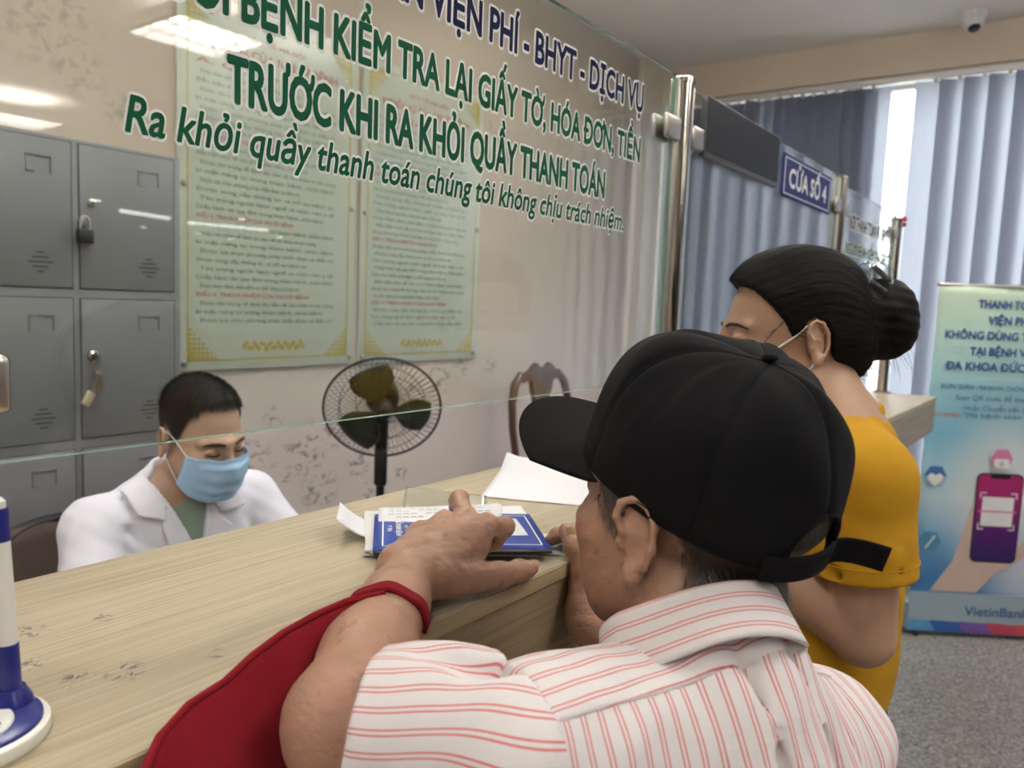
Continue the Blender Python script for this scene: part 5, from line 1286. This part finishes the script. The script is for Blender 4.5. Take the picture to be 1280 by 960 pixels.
# yoke / back split: a line across the shoulder blades
YP = np.array((.500, .186, 1.20)); yn = -fwd*.85 + np.array((0, 0, -.5)); yn /= np.linalg.norm(yn)      # yn: towards the lower back
def side(P): return (P-YP) @ yn
arm_n = ax_s.copy(); AP = np.array(SLo) - ax_s*.050; AR = np.array(SRo) + ax_s*.06
back = T.clone(); back.plane(AP-ax_s*.01, -ax_s, k=.004); back.plane(AR+ax_s*.01, ax_s, k=.004); back.plane(YP+yn*-.004, -yn)
yoke = T.clone(); yoke.fn(lambda D, X, Y, Z: D-.0022); yoke.plane(AP, -ax_s, k=.003); yoke.plane(AR, ax_s, k=.003); yoke.plane(YP+yn*.004, yn, k=.003)
nkv = [(.562, .195, 1.13), tuple(np.array(HO.p((0, -.02, -.05))))]
for q in (back, yoke): q.rc(nkv[0], nkv[1], .058, .056, .004, '-')
def stripe_obj(name, vol, fn, parent, label=None):
    me = vol.mesh(name, 1); P = verts(me).astype(float); N = normals(me)
    w = .0011*wnoise(P, 120, 11) + .0016*wnoise(P, 55, 4); setco(me, P+N*w[:, None]); attr(me, 'stripe', fn(P)); return link(name, me, MAT['shirt'], parent, label=label)
sh = stripe_obj('striped_shirt', back, lambda P: (P-YP) @ ax_s + .004*np.sin((P @ yn)*40), elder, 'white short-sleeved shirt with fine paired red stripes')
stripe_obj('yoke', yoke, lambda P: (P-YP) @ yn + .003*np.sin((P @ ax_s)*30), sh)
def around(a, b):
    a, b = np.array(a), np.array(b); d = (b-a)/np.linalg.norm(b-a); u = np.cross(d, [0, 0, 1]); u /= np.linalg.norm(u); w = np.cross(u, d)
    def f(P):
        q = P-a; x, y = q @ u, q @ w; return np.arctan2(x, y)*.060 + .002*np.sin((q @ d)*60)
    return f
for q in (SV,): q.plane(AP+ax_s*.008, ax_s, k=.003) if False else None
sl = stripe_obj('sleeve', SV, around(SLo, HEM), sh); stripe_obj('sleeve', RS, lambda P: (P-YP) @ ax_s + .003*np.sin(P[:, 2]*50), sh)
# collar: a fall folded over round the neck
cc = np.array((.546, .220, 1.203)); cn = np.array(HO.p((0, -.02, -.05))) - np.array((.553, .175, 1.14)); cn /= np.linalg.norm(cn)
cu = ax_s - cn*(ax_s @ cn); cu /= np.linalg.norm(cu); cv = np.cross(cn, cu)                              # cv: forwards
def coll(u, w):
    a = PI*1.5 + (u-.5)*2*2.75; c_, s_ = math.cos(a), math.sin(a)
    r, h = (np.interp(w, [0, .25, .38, 1], [.060, .0612, .066, .075]), np.interp(w, [0, .25, .38, 1], [-.01, .024, .026, -.016]))
    h += .004*math.sin(a*3+1)*w - .010*max(0, s_)
    return Vector(cc + cn*h + (cu*c_*r*1.0 + cv*s_*r*1.08))
m = MB(); m.grid(coll, 80, 18); me = m.mesh('collar', 3); 
st = np.zeros(len(me.vertices)); 
for j in range(18):
    for i in range(80): st[j*80+i] = .0052*j*.9
attr(me, 'stripe', st); o = link('collar', me, MAT['shirt'], sh); md = o.modifiers.new('thick', 'SOLIDIFY'); md.thickness = .0026
# trousers and shoes
tr = Vol((.22, -.32, .02), (.92, .35, .90), .009)
tr.ell((.505, .03, .80), (.155, .125, .12), 0)
for s in (-1, 1):
    a = np.array((.505, .03, .76)) + ax_s*s*.08; tr.rc(tuple(a), tuple(a+np.array((0, .05, -.36))), .088, .062, .05); tr.rc(tuple(a+np.array((0, .05, -.36))), tuple(a+np.array((0, 0, -.69))), .062, .055, .03)
tr.plane((0, 0, .055), (0, 0, -1)); link('trousers', tr.mesh('trousers', 1), fabric('grey_trousers', (.05, .05, .055)), elder)
for s in (-1, 1):
    a = np.array((.505, .075, .042)) + ax_s*s*.08; m = MB(); m.ico(tuple(a), .046, 3, (.9, 2.6, .9))
    for vv in m.bm.verts: vv.co.z = max(vv.co.z, .001)
    part('shoe', m, MAT['black'], elder)
# ---------------- red cloth bag hanging from the forearm
bag = thing('red_bag', "red cloth bag hanging from the old man's left forearm over the counter edge", 'bag', (.36, .46, 1.17))
MAT['red_cloth'] = fabric('red_cotton', (.235, .010, .018), .12, .5, 1300, .9)
TOP = [(.452, .452, 1.2055), (.425, .466, 1.203), (.395, .4705, 1.199), (.366, .4725, 1.193), (.338, .470, 1.186), (.312, .466, 1.177), (.288, .470, 1.169), (.262, .462, 1.160), (.240, .446, 1.148)]
BOT = [(.470, .405, .93), (.455, .385, .90), (.425, .395, .885), (.395, .375, .88), (.365, .39, .875), (.335, .37, .87), (.305, .385, .865), (.275, .36, .86), (.245, .37, .86)]
def interp(L, u):
    x = u*(len(L)-1); i = min(int(x), len(L)-2); return Vector(L[i]).lerp(Vector(L[i+1]), x-i)
def cl(u, w):
    a, b = interp(TOP, u), interp(BOT, u); p = a.lerp(b, w)
    k = min(1, w*6); edge = Vector((a.x, .452, 1.145))
    if w < .10: p = a.lerp(Vector((a.x+.002, .455, 1.140)), w/.10)
    else: p = Vector((a.x+.002, .455, 1.140)).lerp(b, (w-.10)/.90)
    f = .008*math.sin(u*17+w*2)*min(1, w*2.2) + .006*math.sin(u*31-w*5)*min(1, w*2) - .018*math.sin(PI*min(1, w*1.2))*.6
    return p + Vector((.25*f, -abs(f)*.9+f*.3, 0)) + Vector((0, 0, .0012*math.sin(u*40)))
m = MB(); m.grid(cl, 60, 50); o = part('front_panel', m, MAT['red_cloth'], bag, True, smooth=3); md = o.modifiers.new('thick', 'SOLIDIFY'); md.thickness = .0022
m = MB(); m.grid(lambda u, w: cl(u, w)+Vector((.004, .010-.012*w, -.006)) if w > .12 else cl(u, w)+Vector((0, .003, -.002)), 40, 30); o = part('back_panel', m, MAT['red_cloth'], bag, True, smooth=3); md = o.modifiers.new('thick', 'SOLIDIFY'); md.thickness = .002
# strap lying over the forearm
dfa = (np.array(WLo)-np.array(ELo)); dfa /= np.linalg.norm(dfa); pc = np.array(L3(ELo, WLo, .60)); su = np.cross(dfa, [0, 0, 1]); su /= np.linalg.norm(su); sw = np.cross(su, dfa)
def st_(u, w):
    a = math.radians(-62 + 175*u); r = .0365
    c = pc - dfa*(.006*math.sin(u*3)) + dfa*(w-.5)*.012 + dfa*(.020*(u-.4))
    return Vector(c + (-su*math.cos(a)*-1*-1 if False else 0) + (su*math.sin(a-PI/2+1.05)*0) + (-su*math.sin(a)*-1 + sw*math.cos(a))*r*(1+.0*w) + np.array((0, 0, .001*math.sin(u*20))))
m = MB(); m.grid(st_, 40, 6); o = part('strap', m, MAT['red_cloth'], bag, True, smooth=3); md = o.modifiers.new('thick', 'SOLIDIFY'); md.thickness = .004
m = MB(); m.tube([interp(TOP, k/40) + Vector((0, -.001, .0015)) for k in range(41)], .0028, 8); part('top_hem', m, MAT['red_cloth'], bag, True)
# ------------------------------------------------------------ the woman in yellow
HW = Frame((1.200, .368, 1.414), rotm(0, 0, 34) @ rotm(-5, 0, 0))
v = Vol((.90, .05, .84), (1.56, .70, 1.62), .0034)
head(v, HW, .55)
v.rc(HW.p((0, -.022, -.05)), (1.200, .304, 1.30), .050, .054, .02); v.rc(HW.p((0, -.03, -.03)), (1.204, .292, 1.30), .045, .055, .02)
NDW = v.clone()
ear(v, HW, -1, .92); ear(v, HW, 1, .92)
WA = np.array((math.cos(.42), math.sin(.42), 0)); WF = np.array((-WA[1], WA[0], 0))
NB = np.array((1.206, .292, 1.288))
SLw = NB - WA*.155 + WF*-.010 + (0, 0, -.045); SRw = NB + WA*.155 + (0, 0, -.045)
ELw = np.array((1.072, .205, 1.040)); WLw = np.array((1.045, .372, 1.140)); ERw = NB + WA*.20 + np.array((0, -.01, -.25)); WRw = np.array((1.42, .46, 1.176))
v.ell(tuple(NB+(0, .0, -.14)), (.135, .095, .16), .05); v.ell(tuple(NB+(0, .01, -.33)), (.135, .10, .16), .06)
for a, b, c in ((SLw, ELw, WLw), (SRw, ERw, WRw)):
    v.rc(tuple(NB+(0, 0, -.02)), tuple(a), .052, .048, .04); v.rc(tuple(a), tuple(b), .047, .040, .02); v.rc(tuple(b), tuple(b+(c-b)*.4), .0385, .038, .006); v.rc(tuple(b+(c-b)*.4), tuple(c), .037, .024, .012)
hand(v, WLw, WLw+np.array((.02, .10, .012)), (0, -.1, 1), .9, .35, True); hand(v, WRw, WRw+np.array((-.05, .09, .0)), (0, 0, 1), .9, .35, False)
MAT['skin_woman'] = skin('woman_skin', (.46, .285, .19))
woman = link('person', v.mesh('person', 1), MAT['skin_woman'])
tag(woman, 'woman in mustard t-shirt with black hair in a clipped bun standing at the counter', 'person')
for s in (-1, 1):
    m = MB(); m.tube([HW.p((s*.013, .0945, .021)), HW.p((s*.026, .0920, .0245)), HW.p((s*.040, .0845, .0235)), HW.p((s*.053, .0715, .0165))], [.0018, .0026, .0024, .0009], 8); part('eyebrow', m, MAT['lash'], woman)
    m = MB(); m.tube([HW.p((s*.0185, .0925, -.001)), HW.p((s*.033, .0945, -.003)), HW.p((s*.047, .085, -.001))], [.001, .0016, .0008], 6); part('eyelashes', m, MAT['lash'], woman)
# mask
def mkw(u, w):
    a = abs(u); yc = np.interp(w, [0, .18, .36, .55, .75, .9, 1], [.110, .120, .1245, .121, .114, .104, .088]); zc = np.interp(w, [0, .36, 1], [-.010, -.036, -.116])
    ys = np.interp(w, [0, .5, 1], [.046, .038, .026]); zs = np.interp(w, [0, .5, 1], [-.018, -.05, -.086]); b = math.cos(a*PI/2)**.75
    return HW.p((math.sin(u*1.42)/math.sin(1.42)*.069, ys+(yc-ys)*b + .002*abs(((w*4) % 1)-.5)*b, zs+(zc-zs)*b**.8))
m = MB(); m.grid(lambda u, w: mkw(u*2-1, w), 31, 26); mo = part('face_mask', m, fabric('white_mask', (.66, .70, .74), .03), woman, smooth=3); md = mo.modifiers.new('thick', 'SOLIDIFY'); md.thickness = .0012; md.offset = 1
for s in (-1, 1):
    for w0, pts in ((.03, [(.0745, .014, .004), (.0775, -.002, .018), (.080, -.014, .022)]), (.97, [(.072, .006, -.056), (.0755, -.010, -.038), (.079, -.020, -.020)])):
        m = MB(); m.tube([mkw(s*.985, w0)] + [HW.p((s*x, y, z)) for x, y, z in pts], .0014, 6); part('ear_loop', m, MAT['white'], mo)
# hair drawn back into a bun
hv = Vol((.98, .09, 1.26), (1.44, .60, 1.66), .0030)
hv.ell((0, -.010, .044), (.083, .110, .093), 0, F=HW); hv.ell((0, -.060, .010), (.070, .062, .065), .03, F=HW)
hv.rc((-.060, -.03, .012), (-.035, -.085, -.012), .018, .026, .02, F=HW); hv.rc((.060, -.03, .012), (.035, -.085, -.012), .018, .026, .02, F=HW)
hv.rc((0, -.085, -.035), (0, -.095, -.005), .035, .03, .02, F=HW)
FACE = Vol((.98, .09, 1.26), (1.44, .60, 1.66), .0030)
def wl(ly): return np.interp(ly, [-.16, -.085, -.06, -.045, -.030, -.012, .000, .012, .025, .042, .060, .078, .11], [-.085, -.080, -.062, -.020, .022, .032, .020, .000, .026, .050, .072, .086, .096])
def region(D, X, Y, Z):
    R = HW.R; px, py, pz = X-HW.o[0], Y-HW.o[1], Z-HW.o[2]
    ly = R[0, 1]*px+R[1, 1]*py+R[2, 1]*pz; lz = R[0, 2]*px+R[1, 2]*py+R[2, 2]*pz
    return np.maximum(D, (wl(ly)-lz)*.7)
hv.fn(region)
BUN = HW.p((.004, -.138, .026))
BF = Frame(BUN, HW.R @ rotm(20, 0, 0))
hv.ell((0, 0, 0), (.046, .050, .056), .012, F=BF); hv.rc((0, .052, .012), (0, .025, .006), .030, .036, .012, F=BF); hv.ell((0, -.012, -.022), (.040, .044, .040), .02, F=BF)
for k in range(7):
    a = k*.9; hv.rc((.034*math.cos(a), .005+.034*math.sin(a), .038-.012*k), (.040*math.cos(a+1.2), -.004+.040*math.sin(a+1.2), .030-.012*k), .012, .009, .010, F=BF)
hm = hv.mesh('hair', 1); P = verts(hm).astype(float); N = normals(hm); L = (P-HW.o) @ HW.R
ang = np.arctan2(L[:, 0], L[:, 2]-.0); g = .0003*np.sin(ang*46+3*np.sin(L[:, 1]*40)) + .0003*np.sin(ang*95+4*np.sin(L[:, 1]*25)) + .0012*wnoise(L*[1, .5, 1], 60, 9)
g[L[:, 1] < -.105] = (.0006*np.sin(P @ (BF.R @ np.array((.3, .2, 1)))*380))[L[:, 1] < -.105]
setco(hm, P+N*g[:, None])
t = NT('glossy_black_hair'); f = t.noise(t.mapping(t.geo(), (260, 60, 260)), 1, 3); t.bump(f, .35, .0015)
MAT['hair_woman'] = t.P(t.mix(f, (.003, .003, .003), (.008, .007, .007)), .62, Specular_IOR_Level=.14)
ho = link('hair', hm, MAT['hair_woman'], woman)
def fl(p, n):
    l = (p-HW.o) @ HW.R; d = np.array((-l[0]*.8, -1.0, -.25-l[2]*2)); return HW.R @ d
link('hair_strands', strands('hair_strands', hm, 1600, .040, .00028, fl, lambda P, N: ((P-HW.o) @ HW.R)[:, 1] > -.11, 5, .16), MAT['hair_woman'], ho)
link('loose_strands', strands('loose_strands', hm, 130, .045, .00022, lambda p, n: HW.R @ np.array((np.random.normal()*.5, -.4, -1)), lambda P, N: (((P-HW.o) @ HW.R)[:, 2] < -.045) | (P[:, 2] < BUN[2]-.035), 6, .8), MAT['hair_woman'], ho)
m = MB()
for k in range(6):
    a = HW.p((-.072, .030-.002*k, .022+.003*k)); b = HW.p((-.0745, .052+.002*k, .010-.004*k)); c = HW.p((-.060, .078+.002*k, .004-.006*k)); m.tube([a, b, c], .0003, 4)
part('fringe_wisps', m, simple('brown_wisps', (.10, .04, .03), .5), ho)
# clear claw clip
MAT['clip'] = glass('clear_acrylic_clip', (.80, .82, .84), 1.6, .05, .06)
CF = Frame(HW.p((-.026, -.112, .080)), HW.R @ rotm(35, -28, 12))
m = MB()
for sx in (-1, 1):
    m.grid(lambda u, w: CF.p((sx*(.004+.020*math.sin(w*1.5)), (u-.5)*.052*(1-.25*w), .016-.034*w)), 9, 9)
clip = part('hair_clip', m, MAT['clip'], woman, label='clear plastic claw clip', smooth=3); md = clip.modifiers.new('thick', 'SOLIDIFY'); md.thickness = .003
for sx in (-1, 1):
    for k in range(4):
        y = -.020+.0133*k; m = MB(); m.tube([CF.p((sx*.022, y*.8, -.014)), CF.p((sx*.024, y*.75, -.030)), CF.p((sx*.014, y*.7, -.044))], [.0030, .0026, .0014], 8); part('tooth', m, MAT['clip'], clip)
m = MB(); m.cyl(CF.p((0, -.020, .014)), CF.p((0, .020, .014)), .004, seg=12); part('hinge', m, MAT['steel'], clip)
m = MB(); m.box(CF.p((0, 0, .026)), (.020, .030, .004), Matrix(CF.R.tolist()), .0015); m.box(CF.p((0, 0, .020)), (.004, .026, .012), Matrix(CF.R.tolist()), .001); part('thumb_tab', m, MAT['clip'], clip)
# mustard T-shirt
lo_, hi_ = (.88, .02, .80), (1.60, .60, 1.40)
T = Vol(lo_, hi_, .0036)
T.ell(tuple(NB+(0, .0, -.14)), (.150, .112, .175), 0); T.ell(tuple(NB+(0, .015, -.33)), (.158, .125, .19), .06)
HL = SLw + (ELw-SLw)*.60; HR = SRw + (ERw-SRw)*.68
for a, b, h in ((SLw, ELw, HL), (SRw, ERw, HR)):
    T.rc(tuple(NB+(0, 0, -.022)), tuple(a), .060, .059, .04)
T.rc(tuple(NB+(0, 0, -.02)), tuple(NB+(0, .01, .012)), .072, .062, .02)
T.plane(tuple(NB+(0, 0, .002)), (0, .42, .9)); T.rc(tuple(NB+(0, .0, -.03)), HW.p((0, -.022, -.05)), .054, .054, .003, '-')
T.plane((0, 0, .815), (0, 0, -1))
BT_ = T.clone()
def sleeve(a, h, e):
    T2 = BT_.clone(); T2.D[:] = .06
    T2.rc(tuple(a), tuple(h+(e-a)*.05), .0595, .066, 0); T2.rc(tuple(NB*.35+a*.65), tuple(a), .058, .060, .02)
    if a is SLw:
        folds(T2, [(a+(-.05, .03, -.06), a+(-.03, -.05, -.10), .008), (a+(-.055, .02, -.11), a+(-.03, -.06, -.13), .007)], .012); ridges(T2, [(a+(-.05, .04, -.03), a+(-.04, -.045, -.08), .007)], .02)
    n = (e-a)/np.linalg.norm(e-a); T2.plane(tuple(h), n, k=.004); T2.rc(tuple(a+(e-a)*.52), tuple(e), .044, .054, .003, '-'); return T2
for p_, q_, r_ in ((NB+(-.10, -.09, -.12), NB+(-.02, -.115, -.20), .010), (NB+(-.11, -.09, -.20), NB+(-.05, -.12, -.28), .010)): T.rc(tuple(p_), tuple(q_), r_, r_*.5, .02, '-')
MAT['mustard'] = fabric('mustard_jersey', (.50, .265, .016), .05, .3, 1400)
tm_ = T.mesh('t_shirt', 1); P = verts(tm_).astype(float); setco(tm_, P+normals(tm_)*(.0022*wnoise(P*[1, 1, .7], 42, 21)+.001*wnoise(P, 100, 22))[:, None])
ts = link('t_shirt', tm_, MAT['mustard'], woman, label='mustard yellow short-sleeved t-shirt')
for a, h, e in ((SLw, HL, ELw), (SRw, HR, ERw)):
    s_ = link('sleeve', sleeve(a, h, e).mesh('sleeve', 1), MAT['mustard'], ts)
    n = (e-a)/np.linalg.norm(e-a); u = np.cross(n, [0, 1, 0]); u /= np.linalg.norm(u); w = np.cross(n, u); c = h-n*.022
    m = MB(); m.tube([Vector(c+(u*math.cos(k*PI/24)+w*math.sin(k*PI/24))*.0655) for k in range(48)], .0007, 5, closed=True); part('hem_stitching', m, MAT['mustard'], s_)
# neckband
c = NB+(0, .003, .004); m = MB(); m.tube([Vector(c+WA*.060*math.cos(k*PI/24)+WF*.060*math.sin(k*PI/24)+np.array((0, 0, -.026*math.sin(k*PI/24)))) for k in range(48)], .0065, 8, closed=True, flat=1.5); part('neckband', m, MAT['mustard'], ts)
# trousers and shoes
tr = Vol((1.0, .0, .02), (1.48, .52, .95), .009)
ctr = NB*(1, 1, 0); tr.ell(tuple(ctr+(0, .02, .84)), (.155, .125, .12), 0)
for s in (-1, 1):
    a = ctr+WA*s*.085+(0, .02, .80); tr.rc(tuple(a), tuple(a+(0, .0, -.36)), .092, .064, .05); tr.rc(tuple(a+(0, 0, -.36)), tuple(a+(0, -.01, -.73)), .062, .055, .03)
tr.plane((0, 0, .055), (0, 0, -1)); link('trousers', tr.mesh('trousers', 1), fabric('black_trousers', (.02, .02, .022)), woman)
for s in (-1, 1):
    a = ctr+WA*s*.085+(0, .055, .04); m = MB(); m.ico(tuple(a), .042, 3, (.9, 2.6, .9))
    for vv in m.bm.verts: vv.co.z = max(vv.co.z, .001)
    part('shoe', m, MAT['black'], woman)
